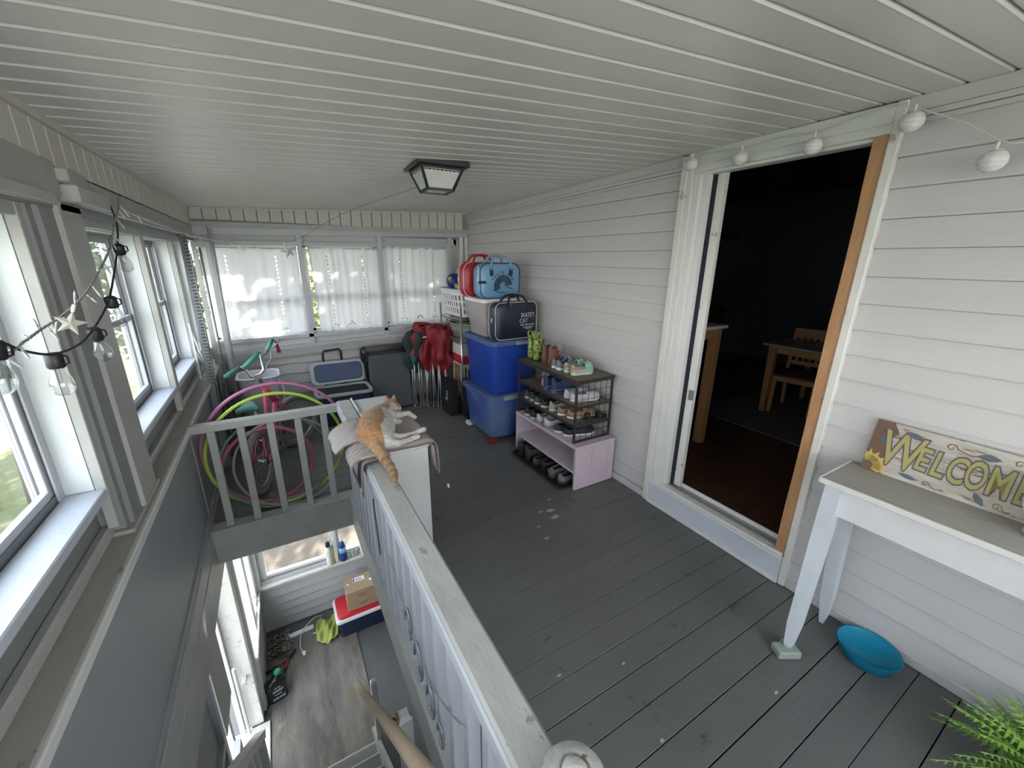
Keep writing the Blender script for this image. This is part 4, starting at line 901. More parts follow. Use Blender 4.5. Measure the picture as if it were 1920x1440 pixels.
MB().prism(rrect(.51, .20, .05, 5, 0, .13), 2, .012, .03, M=Ml).build('lid_liner', M_nvin, co, bev=.008)
MB().tube([(.40, 4.975, .04), (.405, 4.975, .70), (.42, 4.975, .735), (.585, 4.975, .745), (.60, 4.975, .71), (.60, 4.975, .04)], .013, 8).build('pull_handle', M_blackp, co, True)

# ------------------------------------------------------------ hamper, hoops, bicycle
hm = thing('hamper', 'white plastic waste bin with rolled rim behind the bicycle', 'bin', (-.23, 4.62, 0))
tapbox(MB(), -.40, -.06, 4.45, 4.78, .005, .63, .05, .08, 5).build('tub', mat('white_bin', (.60, .62, .66), .45), hm, True)
MB().tube([(x, y, .632) for x, y in rrect(.36, .35, .085, 6, -.23, 4.615)], .011, 8, close=True).build('rim', M_wht, hm, True)
MB().tube([(-.065, 4.50, .60), (-.03, 4.49, .50), (-.035, 4.49, .38), (-.075, 4.50, .32)], .008, 6).build('bail', M_wht, hm, True)
M_hp = mat('pink_hoop', (.48, .17, .28), .35, (.40, .13, .30), 3, .8); M_hg = mat('lime_hoop', (.42, .62, .08), .35, (.36, .52, .08), 3, .8)
def hoop(lab, cx, cy_, R_, r_, m, tilt, lean=0):
    pts = []
    for k in range(72):
        a_ = 2*PI*k/72; v = Vector((R_*math.cos(a_), 0, R_*math.sin(a_)+R_+r_+.002))
        v = Matrix.Rotation(math.radians(tilt), 4, 'X') @ v; v = Matrix.Rotation(math.radians(lean), 4, 'Z') @ v
        pts.append(v+Vector((cx, cy_, .0)))
    dz = min(p_.z for p_ in pts)-r_-.002
    o = MB().tube([p_-Vector((0, 0, dz)) for p_ in pts], r_, 10, close=True).build('hula_hoop', m, None, True); tag(o, lab, 'hula hoop', 'hula hoops stacked behind the short railing'); return o
hoop('large pink hula hoop leaning tallest behind the short railing', -.10, 3.13, .455, .0115, M_hp, 1, 1)
hoop('large lime green hula hoop just below the tall pink one', -.11, 3.09, .425, .0115, M_hg, 1, 2)
hoop('small pink hula hoop around the bicycle wheel', -.19, 3.16, .29, .0125, mat('deep_pink_hoop', (.42, .10, .18), .4), 1, 6)
hoop('grey-green hula hoop resting lowest against the railing', -.13, 3.055, .345, .009, mat('grey_green_hoop', (.13, .19, .12), .5), -1, -1)
hoop('faded beige hula hoop nearest the balusters', -.06, 3.035, .335, .009, mat('beige_hoop', (.26, .24, .20), .5), -1, -3)
bc = thing('bicycle', 'pink child bicycle with teal grips and seat behind the hoops', 'bicycle', (-.15, 3.75, 0))
M_pink = mat('pink_frame_paint', (.62, .10, .17), .3); M_tire = mat('grey_tire', (.20, .20, .19), .8); M_teal = mat('teal_grip', (.06, .26, .22), .5, (.10, .34, .30), 8, .6)
Rh = Vector((-.255, 3.36, .255)); Fh = Vector((.035, 4.16, .255)); BBk = Vector((-.165, 3.70, .245))
def wheel(hub, d, lab):
    d = Vector(d).normalized(); up = Vector((0, 0, 1)); nrm = d.cross(up)
    ty = MB().tube([hub+(d*math.cos(a_)+up*math.sin(a_))*.228 for a_ in [k*2*PI/48 for k in range(48)]], .026, 10, close=True).build('tire', M_tire, bc, True)
    rm = MB().tube([hub+(d*math.cos(a_)+up*math.sin(a_))*.198 for a_ in [k*2*PI/40 for k in range(40)]], .010, 6, close=True).build('rim', M_steel, bc, True)
    mb = MB()
    for k in range(20):
        a_ = k*2*PI/20; mb.tube([hub+nrm*(.02 if k % 2 else -.02), hub+(d*math.cos(a_)+up*math.sin(a_))*.198], .0014, 4)
    mb.build('spokes', M_steel, rm)['kind'] = 'stuff'
    MB().tube([hub-nrm*.045, hub+nrm*.045], .016, 10).build('hub', M_steel, bc, True)
    return d, nrm
wheel(Rh, (.30, .95, 0), 'r')
dF, nF = wheel(Fh, (.78, .62, 0), 'f')
Hd0 = Vector((-.105, 3.95, .54)); Hd1 = Vector((-.165, 3.875, .70))
MB().tube([Hd0, Hd1], .026, 12).build('head_tube', M_pink, bc, True)
MB().tube([Hd1-Vector((0, .01, .03)), (-.19, 3.78, .36), BBk], .022, 10).build('top_tube', M_pink, bc, True)
MB().tube([Hd0, BBk], .024, 10).build('down_tube', M_pink, bc, True)
MB().tube([BBk, (-.235, 3.60, .50)], .015, 10).build('seat_tube', M_pink, bc, True)
for s in (-1, 1):
    o_ = Vector((.048*s, -.015*s, 0))
    MB().tube([BBk, Rh+o_], .009, 8).build('chain_stay', M_pink, bc, True)
    MB().tube([Vector((-.232, 3.605, .47)), Rh+o_], .008, 8).build('seat_stay', M_pink, bc, True)
    MB().tube([Hd0+nF*s*.03, Hd0+nF*s*.045+(Fh-Hd0)*.3, Fh+nF*s*.045], .011, 8).build('fork_blade', M_pink, bc, True)
MB().tube([BBk-Vector((.05, -.015, 0)), BBk+Vector((.05, -.015, 0))], .02, 12).build('bottom_bracket', M_blackp, bc, True)
MB().lathe([(.0, -.003), (.072, -.003), (.072, .003), (0, .003)], 24, frameM(BBk+Vector((.045, -.014, 0)), (.3, .95, 0), (0, 0, 1))).build('chain_ring', M_steel, bc)
for s, dy in ((1, .10), (-1, -.10)):
    c0 = BBk+Vector((.065*s, -.02*s, 0)); c1 = c0+Vector((.02*s, dy, -.08*s))
    ck = MB().tube([c0, c1], .008, 6).build('crank', M_steel, bc); MB().bbox(-.045, .045, -.03, .03, -.01, .01, .003, M=Matrix.Translation(c1+Vector((.05*s, -.01*s, 0)))).build('pedal', M_blackp, ck)
MB().tube([BBk+Vector((.05, 0, .07)), Rh+Vector((.05, 0, .03)), Rh+Vector((.05, -.03, 0)), Rh+Vector((.05, 0, -.03)), BBk+Vector((.05, 0, -.07))], .005, 5).build('chain', M_blackp, bc)
MB().tube([(-.235, 3.60, .48), (-.252, 3.575, .60)], .011, 8).build('seat_post', M_steel, bc, True)
MB().grid(lambda u, v: ((-.285)+(u-.5)*.050*(1.9-1.5*v if v < .5 else 1.15-.5*(v-.5))*1.6, 3.50+.22*v-.02, .615+.012*math.sin(PI*u)+.02*(1-v)), 10, 12).build('seat', M_teal, bc, True, solid=.035)
MB().tube([Hd1, Hd1+Vector((-.03, -.01, .09))], .014, 10).bbox(-.025, .025, -.03, .02, -.02, .02, .004, M=Matrix.Translation(Hd1+Vector((-.03, -.01, .10)))).build('stem', M_steel, bc)
Hc = Hd1+Vector((-.03, -.01, .10))
def L3(p, q_, t_): return Vector(p).lerp(Vector(q_), t_)
gl0, gl1 = Vector((-.405, 3.72, .86)), Vector((-.315, 3.86, .888)); gr1, gr0 = Vector((-.125, 3.93, .975)), Vector((-.052, 4.02, 1.075))
MB().tube([gl1, L3(gl1, Hc, .25)+Vector((0, 0, .03)), L3(gl1, Hc, .6)-Vector((0, 0, .03)), Hc-Vector((.02, 0, .0)), Hc, Hc+Vector((.045, .01, .05)), Hc+Vector((.04, .03, .17)), gr1+Vector((.01, 0, 0)), L3(gr1, gr0, .3)], .0115, 10).build('handlebar', M_steel, bc, True)
MB().tube([Vector((-.295, 3.85, .88)), Vector((-.16, 3.93, .985))], .019, 10).build('bar_pad', M_teal, bc, True)
MB().tube([gl0, gl1], .0165, 12).build('grip', M_teal, bc, True); MB().tube([gr1+Vector((.02, .02, .02)), gr0], .0165, 12).build('grip', M_teal, bc, True)
mb = MB()
for k in range(7): mb.tube([gr0, gr0+Vector((.02+.002*k, 0, -.03)), gr0+Vector((.02+.005*k, .0, -.12-.006*(k % 3)))], .0025, 4)
mb.build('streamers', mat('magenta_streamer', (.25, .03, .08), .6), bc)['kind'] = 'stuff'
MB().tube([gr0+Vector((-.02, -.01, -.04)), Vector((-.08, 3.93, .93)), Vector((-.17, 3.90, .80)), Hc+Vector((-.03, 0, -.05)), Hd0], .004, 6).build('brake_cable', M_steel, bc, True)
MB().tube([gr0+Vector((.0, -.02, -.07)), gr0+Vector((.06, -.01, .0))], .005, 6).build('brake_lever', M_steel, bc, True)

# ------------------------------------------------------------ corner clutter at left
rl = thing('metal_rail', 'dark perforated metal track standing in the left far corner', 'metal track', (-.6, 4.15, 0))
a_, b_ = Vector((-.555, 4.28, 1.93)), Vector((-.545, 3.98, .0))
MB().bar(b_, a_, .045, .02, up=(0, 1, 0)).build('track_body', mat('grey_steel_track', (.13, .15, .16), .45, (.22, .24, .25), 20, .6, metal=.6), rl)
mb = MB()
for k in range(44): p_ = b_.lerp(a_, .38+k*.0140); mb.tube([p_+Vector((-.0, -.012, 0)), p_+Vector((.028, -.02, .003))], .003, 4)
mb.build('track_teeth', M_blackp, rl)['kind'] = 'stuff'
MB().bar(b_+Vector((.03, .01, 0)), a_+Vector((.03, .01, -.15)), .006, .015, up=(0, 1, 0)).build('track_edge', M_alu, rl)
for k, (p0, p1, r_, lab) in enumerate((((-.46, 4.90, .003), (-.43, 4.98, 2.03), .019, 'tall white pole leaning at the left edge of the curtains'), ((-.50, 4.62, .003), (-.505, 4.70, 1.84), .008, 'thin pale rod with dark clips beside the white pole'))):
    t = thing('pole', lab, 'pole', p0); MB().tube([p0, p1], r_, 10).build('shaft', M_rail2 if k == 0 else M_alu, t, True)
    MB().sph(p1, r_*1.15, 10, 6).build('end_cap', M_rail2, t, True)
ss = thing('storm_window', 'old storm window panel leaning in the far left corner', 'window panel', (-.57, 4.8, 0))
Ms = Matrix.Translation((-.5, 4.78, .012)) @ Matrix.Rotation(math.radians(-2), 4, 'X')
MB().bbox(-.08, -.04, -.012, .012, .60, 1.88, .002, M=Ms).bbox(.025, .06, -.012, .012, .60, 1.88, .002, M=Ms).box(-.04, .025, -.01, .01, 1.83, 1.88, M=Ms).box(-.04, .025, -.01, .01, .60, .65, M=Ms).box(-.08, -.05, -.01, .01, 0, .60, M=Ms).box(.03, .06, -.01, .01, 0, .60, M=Ms).build('frame', M_rail, ss)
MB().box(-.04, .025, -.002, .002, .65, 1.83, M=Ms).build('glass', M_glass, ss)
for k in range(4):
    x = -.535+.04*k; o = MB().bbox(x, x+.025, 4.16+.03*k, 4.18+.03*k, .004, .70-.05*k+.04*(k % 2), .003).build('dark_board', mat('dark_stained_board%d' % (k % 2), (.045+.03*(k % 2), .05+.03*(k % 2), .052+.03*(k % 2)), .6)); tag(o, ('tallest', 'second', 'third', 'shortest')[k]+' of the narrow dark boards standing behind the bicycle', 'board', 'dark boards in the left corner')
br = thing('folding_bracket', 'white folding frame resting on the left ledge by the metal track', 'bracket', (-.60, 4.15, .77))
MB().bar((-.60, 4.02, 1.22), (-.57, 4.22, .80), .012).build('strut', M_white, br); MB().bar((-.60, 4.02, 1.05), (-.57, 4.22, .79), .012).build('strut', M_white, br); MB().bar((-.60, 4.02, .79), (-.60, 4.02, 1.25), .012).build('strut', M_white, br)
# ------------------------------------------------------------ lilac bench, shoe rack, tray
M_lil = mat('lilac_paint', (.58, .48, .54), .5, (.50, .42, .48), 6, .7, .2, 30, chips=(.36, .32, .33), chipt=.70)
bn_ = thing('bench', 'lilac painted plank bench under the shoe rack', 'bench', (2.06, 2.6, 0))
MB().bbox(1.852, 2.262, 2.16, 3.07, .355, .378, .003).build('top_board', M_lil, bn_)
for a_, b_ in ((1.856, 2.02), (2.022, 2.19), (2.192, 2.258)):
    MB().bbox(a_, b_-.001, 2.162, 2.184, .003, .355, .003).build('side_plank', M_lil, bn_); MB().bbox(a_, b_-.001, 3.045, 3.067, .003, .355, .003).build('side_plank', M_lil, bn_)
MB().bbox(1.858, 2.25, 2.184, 3.045, .140, .158, .003).build('shelf_board', M_lil, bn_)
MB().bbox(2.235, 2.255, 2.184, 3.045, .158, .355, .002).build('back_board', M_lil, bn_)
M_irn = mat('dark_iron', (.028, .022, .022), .5); M_slat = mat('brown_shelf_wood', (.125, .105, .08), .5, (.20, .17, .13), 4, .8, .15, 30, stretch=(3, .5, 1))
rk = thing('shoe_rack', 'brown and black metal shoe rack standing on the lilac bench', 'shoe rack', (2.06, 2.66, .378))
y0, y1, x0, x1 = 2.235, 3.065, 1.885, 2.245
for x_ in (x0, x1):
    for y_ in (y0, y1): MB().bbox(x_-.008, x_+.008, y_-.008, y_+.008, .379, .872, .001).build('upright', M_irn, rk)
MB().bbox(x0-.01, x1+.012, y0-.012, y1+.012, .872, .890, .003).build('top_shelf', M_slat, rk)
MB().bbox(x0-.012, x0-.006, y0-.012, y1+.012, .862, .892, .001).bbox(x0, x1+.01, y0-.014, y0-.008, .862, .892, .001).build('top_frame', M_irn, rk)
for z_ in (.515, .675):
    for k in range(4): MB().bbox(x0+.004+k*.09, x0+.082+k*.09, y0, y1, z_, z_+.010, .002).build('slat', M_slat, rk)
    MB().box(x0-.008, x0-.002, y0, y1, z_-.008, z_+.012).box(x0, x1, y0-.008, y0-.002, z_-.008, z_+.006).box(x0, x1, y1, y1+.006, z_-.008, z_+.006).build('shelf_frame', M_irn, rk)
for y_ in (y0, y1): MB().box(x0, x1, y_-.007, y_+.007, .379, .392).build('foot_bar', M_irn, rk)
for y_ in (y0, y1):
    mb = MB()
    for k in range(1, 6): xx = x0+(x1-x0)*k/6; mb.bar((xx, y_, .39), (xx, y_, .868), .003)
    for k in range(1, 7): zz = .39+.068*k; mb.bar((x0, y_, zz), (x1, y_, zz), .003)
    mb.build('wire_grid', M_irn, rk)
tray = thing('boot_tray', 'black rubber boot tray under the lilac bench', 'tray', (1.93, 2.6, 0))
p = rrect(.42, .76, .05, 4, 1.965, 2.60)
MB().prism(p, 2, .003, .008).build('tray_floor', M_blackp, tray); MB().tube([(x, y, .012) for x, y in p], .008, 6, close=True).build('tray_rim', M_blackp, tray, True)
# shoes. local frame: heel at -x, toe at +x, length L
def shoe(lab, x, y, z, rz, L=.25, kind='sneaker', up=(.3, .3, .3), sole=(.7, .7, .68), lace=None, trim=None, grp=None, W=None, rot=None, cat='shoe', extra=None):
    t = thing({'boot': 'boot', 'rainboot': 'rain_boot', 'clog': 'clog', 'sandal': 'sandal'}.get(kind, 'shoe'), lab, {'boot': 'boot', 'rainboot': 'boot'}.get(kind, 'shoe'), (x, y, z), rz, grp, rot)
    key = 'shoe_%.2f_%.2f_%.2f' % up; mu = mat(key, up, .7, tuple(min(1, c*1.25+.004) for c in up), 40, .7)
    ms = mat('sole_%.2f_%.2f_%.2f' % sole, sole, .55)
    W = W or L*.36
    def wid(s): return W*.5*(.74+.10*math.sin(PI*min(1, s*1.0))-.10*math.exp(-((s-.42)/.16)**2)+.24*math.exp(-((s-.72)/.22)**2))*min(1, (1-(max(0, s-.80)/.20)**2.4))**.5*min(1, (1-(max(0, .12-s)/.12)**2.2))**.5+.0005
    N = 16; th = {'clog': .028, 'slip': .020, 'rainboot': .018, 'boot': .016, 'sandal': .016}.get(kind, .024)
    S = [k/N for k in range(N+1)]; S = [min(.997, max(.003, s)) for s in S]
    X = lambda s: (s-.5)*L
    out = [(X(s), wid(s)) for s in S]+[(X(s), -wid(s)) for s in S[::-1]]; k_ = len(out)
    mb = MB(); lift = lambda xx: .012*max(0, (xx/L+.5-.72)/.28)**2
    vs = [(a_, b_, z_+lift(a_)) for z_, sc_ in ((0, .97), (.004, 1.02), (th-.002, 1.04)) for a_, b_ in [(q[0]*(1 if sc_ < 1 else 1.02), q[1]*sc_) for q in out]]
    mb.add(vs, [tuple(range(k_)), tuple(range(2*k_, 3*k_))[::-1]]+[(i*k_+j, (i+1)*k_+j, (i+1)*k_+(j+1) % k_, i*k_+(j+1) % k_) for i in range(2) for j in range(k_)])
    so = mb.build('sole', ms, t, world=False)
    if trim: MB().tube([(a_*1.03, b_*1.05, th*.55+lift(a_)) for a_, b_ in out[::2]], .0022, 4, close=True).build('sole_stripe', mat('stripe_%.2f_%.2f_%.2f' % trim, trim, .5), so, world=False)
    if kind == 'sandal':
        for s0, s1 in ((.15, .25), (.62, .72)):
            MB().grid(lambda u, v: (X(s0+(s1-s0)*v), math.cos(PI*u)*wid(.5)*1.0, th+.045*math.sin(PI*u)), 12, 2).build('strap', mu, t, True, world=False, solid=.004)
        return t
    ht = {'sneaker': (.062, .105), 'slip': (.060, .06), 'clog': (.055, .095), 'rainboot': (.22, .07), 'boot': (.17, .075), 'high': (.115, .10)}[kind]
    A = 12; o_end = {'sneaker': .50, 'slip': .50, 'clog': .55, 'high': .46}.get(kind, .36)
    def H(s):
        a_, b_ = ht
        if kind in ('boot', 'rainboot'):
            if s < .34: return a_
            f = min(1, (s-.34)/.18); base_ = .075-.045*max(0, (s-.55)/.45)
            return a_*(1-f)**2+base_*(1-(1-f)**2)
        top = a_ if s < .5 else None
        if kind == 'clog': return th+.010+(.012 if s < .45 else .0)+(.062*math.sin(PI*min(1, max(0, (s-.34)/.85)))**.6 if s > .40 else .03)
        hh = th+(a_-.018*math.sin(PI*min(1, s/o_end)) if s < o_end else a_+(.014 if kind == 'sneaker' else .01)*math.exp(-((s-o_end)/.12)**2)-.040*((s-o_end)/(1-o_end))**1.2-.0)
        if kind == 'slip': hh = th+.052-.014*max(0, (s-.5)/.5)+(0 if s > .5 else -.004)
        return hh
    vs = []; fs = []
    for i, s in enumerate(S):
        w_ = wid(s); h_ = H(s)*(min(1, ((1-s)/.10))**.5 if s > .9 else 1)
        for j in range(A+1):
            a_ = PI*j/A; e = .62 if s < .5 else .8
            cx_ = math.copysign(abs(math.cos(a_))**e, math.cos(a_)); cz_ = abs(math.sin(a_))**e
            vs.append((X(s)*(1-.03*cz_), w_*cx_*(1-.18*cz_), th*.8+(max(h_, th+.012)-th*.8)*cz_+lift(X(s))))
    for i in range(N):
        for j in range(A):
            smid = (S[i]+S[i+1])/2; open_ = .06 < smid < o_end and (3 <= j <= 8)
            if kind in ('boot', 'rainboot'): open_ = .06 < smid < .30 and 4 <= j <= 7
            if not open_: fs.append((i*(A+1)+j, i*(A+1)+j+1, (i+1)*(A+1)+j+1, (i+1)*(A+1)+j))
    hb = [j for j in range(A+1)]
    if kind != 'clog' or True: fs.append(tuple(hb)[::-1])
    u_ = MB().add(vs, fs).build('upper', mu, t, True, world=False, solid=.004)
    zi = th+.004 if kind not in ('boot', 'rainboot') else H(.1)-.05
    MB().add([(X(s), q*wid(s)*.88, zi) for s in (.03, .10, .2, .3, .4, .5) for q in (-1, 1)], [(2*i, 2*i+1, 2*i+3, 2*i+2) for i in range(5)]).build('insole', mat('dark_insole', (.03, .03, .035), .9) if kind != 'clog' else mat('teal_insole', (.10, .26, .20), .8), t, world=False)
    if lace:
        mb = MB()
        for k in range(4):
            s = o_end+.02+.055*k; zz = H(s)*.985+.004
            mb.tube([(X(s), -wid(s)*.42, zz-.008), (X(s)+.004, 0, zz+.002), (X(s), wid(s)*.42, zz-.008)], .0024, 4)
        mb.build('laces', mat('lace_%.2f_%.2f_%.2f' % lace, lace, .8), t, world=False)
    if kind == 'clog':
        MB().tube([(X(.54), -wid(.5)*.9, th+.03), (X(.30), -wid(.2)*1.08, th+.028), (X(.02), -wid(.1)*.7, th+.026), (X(-.02), 0, th+.026), (X(.02), wid(.1)*.7, th+.026), (X(.30), wid(.2)*1.08, th+.028), (X(.54), wid(.5)*.9, th+.03)], .010, 6).build('heel_strap', mat('dusty_pink_strap', (.45, .20, .18), .6) if trim is None or trim[0] > .4 else mu, t, True, world=False)
        for a_, b_ in ((.68, .2), (.76, -.2), (.64, -.3), (.74, .35)): MB().sph((X(a_), wid(a_)*b_, H(a_)*.96+.002), .006, 8, 5).build('vent_hole', M_darkgap, t, True, world=False)
    if kind == 'rainboot':
        MB().tube([(X(.0)+.002, 0, .215), (X(.0)+.003, 0, .255), (X(.02), 0, .26)], .004, 5).build('tab', mu, t, world=False)
        for q in (-1, 1):
            MB().tube([(X(.17)-.025, q*wid(.15)*.95, .21), (X(.17)-.022, q*wid(.15)*.95, .245), (X(.17), q*wid(.15), .258), (X(.17)+.022, q*wid(.15)*.95, .245), (X(.17)+.025, q*wid(.15)*.95, .21)], .0045, 6).build('pull_loop', mat('lime_loop', (.36, .48, .12), .5), t, True, world=False)
    if extra: extra(t, X, wid, H, th)
    return t
d = math.radians
# top shelf
camo = mat('shoe_0.30_0.42_0.10', (.32, .44, .10), .45, (.06, .09, .03), 38, .12)
shoe('left lime green rain boot with dark splotches, farthest on rack top', 2.05, 3.015, .892, d(4), .22, 'rainboot', (.30, .42, .10), (.02, .02, .02), grp='lime rain boots')
shoe('right lime green rain boot with dark splotches, nearer the brown boots', 2.05, 2.925, .892, d(2), .22, 'rainboot', (.30, .42, .10), (.02, .02, .02), grp='lime rain boots')
shoe('brown leather ankle boot next to the lime rain boots', 2.06, 2.80, .892, d(5), .23, 'boot', (.13, .055, .035), (.10, .045, .03), grp='brown ankle boots')
shoe('brown leather ankle boot next to the grey sneakers', 2.07, 2.725, .892, d(8), .23, 'boot', (.14, .058, .037), (.10, .045, .03), grp='brown ankle boots')
shoe('farther grey-blue sneaker with white laces on rack top', 2.05, 2.645, .892, d(4), .21, 'sneaker', (.14, .155, .20), (.66, .66, .64), lace=(.65, .65, .65), grp='grey-blue sneakers')
shoe('nearer grey-blue sneaker touching the green clogs', 2.045, 2.57, .892, d(1), .21, 'sneaker', (.14, .155, .20), (.66, .66, .64), lace=(.65, .65, .65), grp='grey-blue sneakers')
def charm(t, X, wid, H, th): MB().lathe([(.011, 0), (.010, .004), (0, .005)], 12, Matrix.Translation((X(.70), 0, H(.70)*.99+.001))).build('white_charm', M_wht, t, world=False)
shoe('farther mint green clog with pink strap on rack top', 2.05, 2.475, .892, d(-2), .20, 'clog', (.22, .40, .31), (.52, .50, .42), trim=(.6, .55, .5), grp='mint clogs')
shoe('nearer mint green clog with white charm at rack top corner', 2.045, 2.375, .892, d(-6), .20, 'clog', (.22, .40, .31), (.52, .50, .42), trim=(.6, .55, .5), grp='mint clogs', extra=charm)
# second shelf z .685
shoe('small pink shoe behind the navy high-tops on the second shelf', 2.06, 2.83, .686, d(2), .17, 'slip', (.45, .17, .24), (.55, .30, .36))
shoe('farther navy high-top with white stripes on the second shelf', 2.03, 2.715, .686, d(3), .22, 'high', (.02, .035, .10), (.05, .09, .26), trim=(.6, .6, .62), lace=(.5, .5, .52), grp='navy high-tops')
shoe('nearer navy high-top with grey straps on the second shelf', 2.03, 2.60, .686, d(0), .22, 'high', (.02, .035, .10), (.05, .09, .26), trim=(.6, .6, .62), lace=(.5, .5, .52), grp='navy high-tops')
shoe('farther pale lilac-grey slip-on poking over the second shelf', 2.06, 2.44, .686, d(-4), .24, 'slip', (.45, .44, .49), (.60, .60, .62), grp='lilac-grey slip-ons')
shoe('pale lilac-grey slip-on at near end of the second shelf', 2.06, 2.335, .686, d(-10), .26, 'slip', (.47, .46, .51), (.60, .60, .62), grp='lilac-grey slip-ons')
# third shelf z .525
shoe('farthest black sneaker with pink side on the third shelf', 2.02, 2.99, .526, d(2), .23, 'sneaker', (.03, .03, .045), (.22, .42, .34), trim=(.5, .14, .18), lace=(.4, .15, .18), grp='black and pink sneakers')
shoe('second black sneaker with pink side on the third shelf', 2.02, 2.90, .526, d(0), .23, 'sneaker', (.03, .03, .045), (.22, .42, .34), trim=(.5, .14, .18), lace=(.4, .15, .18), grp='black and pink sneakers')
shoe('dark grey sneaker with cream toe between pink ones and black slip-on', 2.02, 2.81, .526, d(0), .24, 'slip', (.045, .05, .06), (.50, .48, .42))
shoe('black slip-on with cream sole in middle of the third shelf', 2.02, 2.71, .526, d(-3), .24, 'slip', (.02, .02, .022), (.52, .50, .44))
shoe('silver grey sneaker lying on the third shelf', 2.03, 2.60, .526, d(-2), .24, 'sneaker', (.26, .26, .27), (.45, .43, .42), lace=(.4, .4, .4))
shoe('farther tan sneaker with white sole on the third shelf', 2.04, 2.48, .526, d(-6), .25, 'slip', (.24, .15, .085), (.66, .64, .58), trim=(.25, .12, .08), grp='tan shoes')
shoe('nearer tan and white shoe at the near end of the third shelf', 2.07, 2.375, .526, d(-12), .26, 'slip', (.26, .165, .10), (.66, .64, .58), trim=(.25, .12, .08), grp='tan shoes')
shoe('black patterned sandal hanging over the near end of the third shelf', 2.13, 2.285, .526, d(-8), .22, 'sandal', (.02, .02, .022), (.03, .03, .03))
# bench top z .378
shoe('farthest black and white sneaker on the bench top', 2.00, 2.93, .380, d(0), .26, 'sneaker', (.02, .02, .022), (.45, .45, .45), lace=(.6, .6, .6), trim=(.02, .02, .02), grp='black and white sneakers')
shoe('second black and white sneaker on the bench top', 2.00, 2.83, .380, d(0), .26, 'sneaker', (.02, .02, .022), (.45, .45, .45), lace=(.6, .6, .6), trim=(.02, .02, .02), grp='black and white sneakers')
shoe('farther large light grey running shoe on the bench', 2.01, 2.72, .380, d(-3), .29, 'sneaker', (.36, .36, .37), (.20, .21, .23), lace=(.5, .5, .5), grp='light grey running shoes')
shoe('nearer large light grey running shoe on the bench', 2.01, 2.60, .380, d(-7), .29, 'sneaker', (.38, .38, .39), (.20, .21, .23), lace=(.5, .5, .5), grp='light grey running shoes')
shoe('farther navy slip-on with striped white sole on the bench', 2.03, 2.475, .380, d(-4), .28, 'slip', (.012, .016, .035), (.66, .65, .60), trim=(.02, .02, .05), grp='navy slip-ons')
shoe('nearer navy slip-on with striped white sole at the bench corner', 2.045, 2.365, .380, d(-12), .28, 'slip', (.012, .016, .035), (.66, .65, .60), trim=(.02, .02, .05), grp='navy slip-ons')
# tray
shoe('farthest black work boot on the black tray', 1.93, 2.90, .010, d(0), .28, 'high', (.018, .02, .018), (.02, .02, .02), grp='black work boots')
shoe('second black work boot on the black tray', 1.93, 2.78, .010, d(-4), .28, 'high', (.025, .03, .026), (.02, .02, .02), grp='black work boots')
shoe('dark grey mesh shoe in the middle of the black tray', 1.93, 2.665, .010, d(-2), .26, 'slip', (.05, .052, .052), (.03, .03, .03))
shoe('black clog with navy rim in the middle of the black tray', 1.95, 2.56, .010, d(-3), .26, 'clog', (.015, .016, .03), (.015, .015, .02), trim=(.02, .02, .03))
shoe('grey clog with pale rim on the black tray', 1.94, 2.435, .010, d(5), .27, 'clog', (.12, .12, .12), (.08, .08, .075), trim=(.2, .2, .19))
shoe('grey-green lace-up sneaker nearest on the black tray', 1.955, 2.315, .010, d(2), .29, 'sneaker', (.13, .14, .125), (.035, .035, .035), lace=(.30, .31, .29))
# ------------------------------------------------------------ console table, sign, bowl, plant
ct_ = thing('console_table', 'white wooden console table with worn top against the grey siding', 'table', (2.1, .1, 0))
M_ctop = mat('worn_taupe_top', (.34, .335, .305), .5, (.40, .39, .36), 4, .8, .4, 30, stretch=(3, .45, 1), chips=(.12, .055, .045), chipt=.695, chips_scale=6)
M_ctab = mat('white_table_paint', (.66, .67, .67), .45, (.60, .61, .62), 10, .7, .3, 40)
MB().bbox(1.955, 2.262, -.62, .655, .842, .862, .003).build('table_top', M_ctop, ct_)
MB().bbox(1.948, 1.957, -.622, .657, .840, .864, .002).bbox(1.95, 2.262, .655, .662, .840, .864, .002).build('top_edge', M_whitew, ct_)
MB().bbox(1.985, 2.005, -.56, .585, .70, .842, .003).build('apron', M_ctab, ct_); MB().bbox(2.005, 2.24, .57, .588, .70, .842, .003).build('apron', M_ctab, ct_)
def leg(x0_, y0_, sx_, foot):
    vs = []; 
    for z_, w_, dx, dy in ((.842, .030, 0, 0), (.60, .030, -.012*sx_, 0), (.16, .024, foot[0]*.8, foot[1]*.8), (.06 if foot[2] else .03, .016, foot[0], foot[1]), (foot[2], .009, foot[0]*1.03, foot[1])):
        vs += [(x0_+dx+a_*w_, y0_+dy+b_*w_, z_) for a_, b_ in ((-1, -1), (1, -1), (1, 1), (-1, 1))]
    return MB().add(vs, [(0, 1, 2, 3), (19, 18, 17, 16)]+[(4*i+j, 4*i+4+j, 4*i+4+(j+1) % 4, 4*i+(j+1) % 4) for i in range(4) for j in range(4)]).build('leg', mat('pale_leg_paint', (.52, .57, .62), .5, (.60, .64, .67), 12, .6, .3, 40), ct_)
leg(1.99, .605, 1, (-.14, -.03, .042)); leg(2.20, .605, 1, (-.012, -.03, .004)); leg(2.20, -.55, 1, (-.012, .03, .004)); leg(1.99, -.55, 1, (-.14, .03, .042))
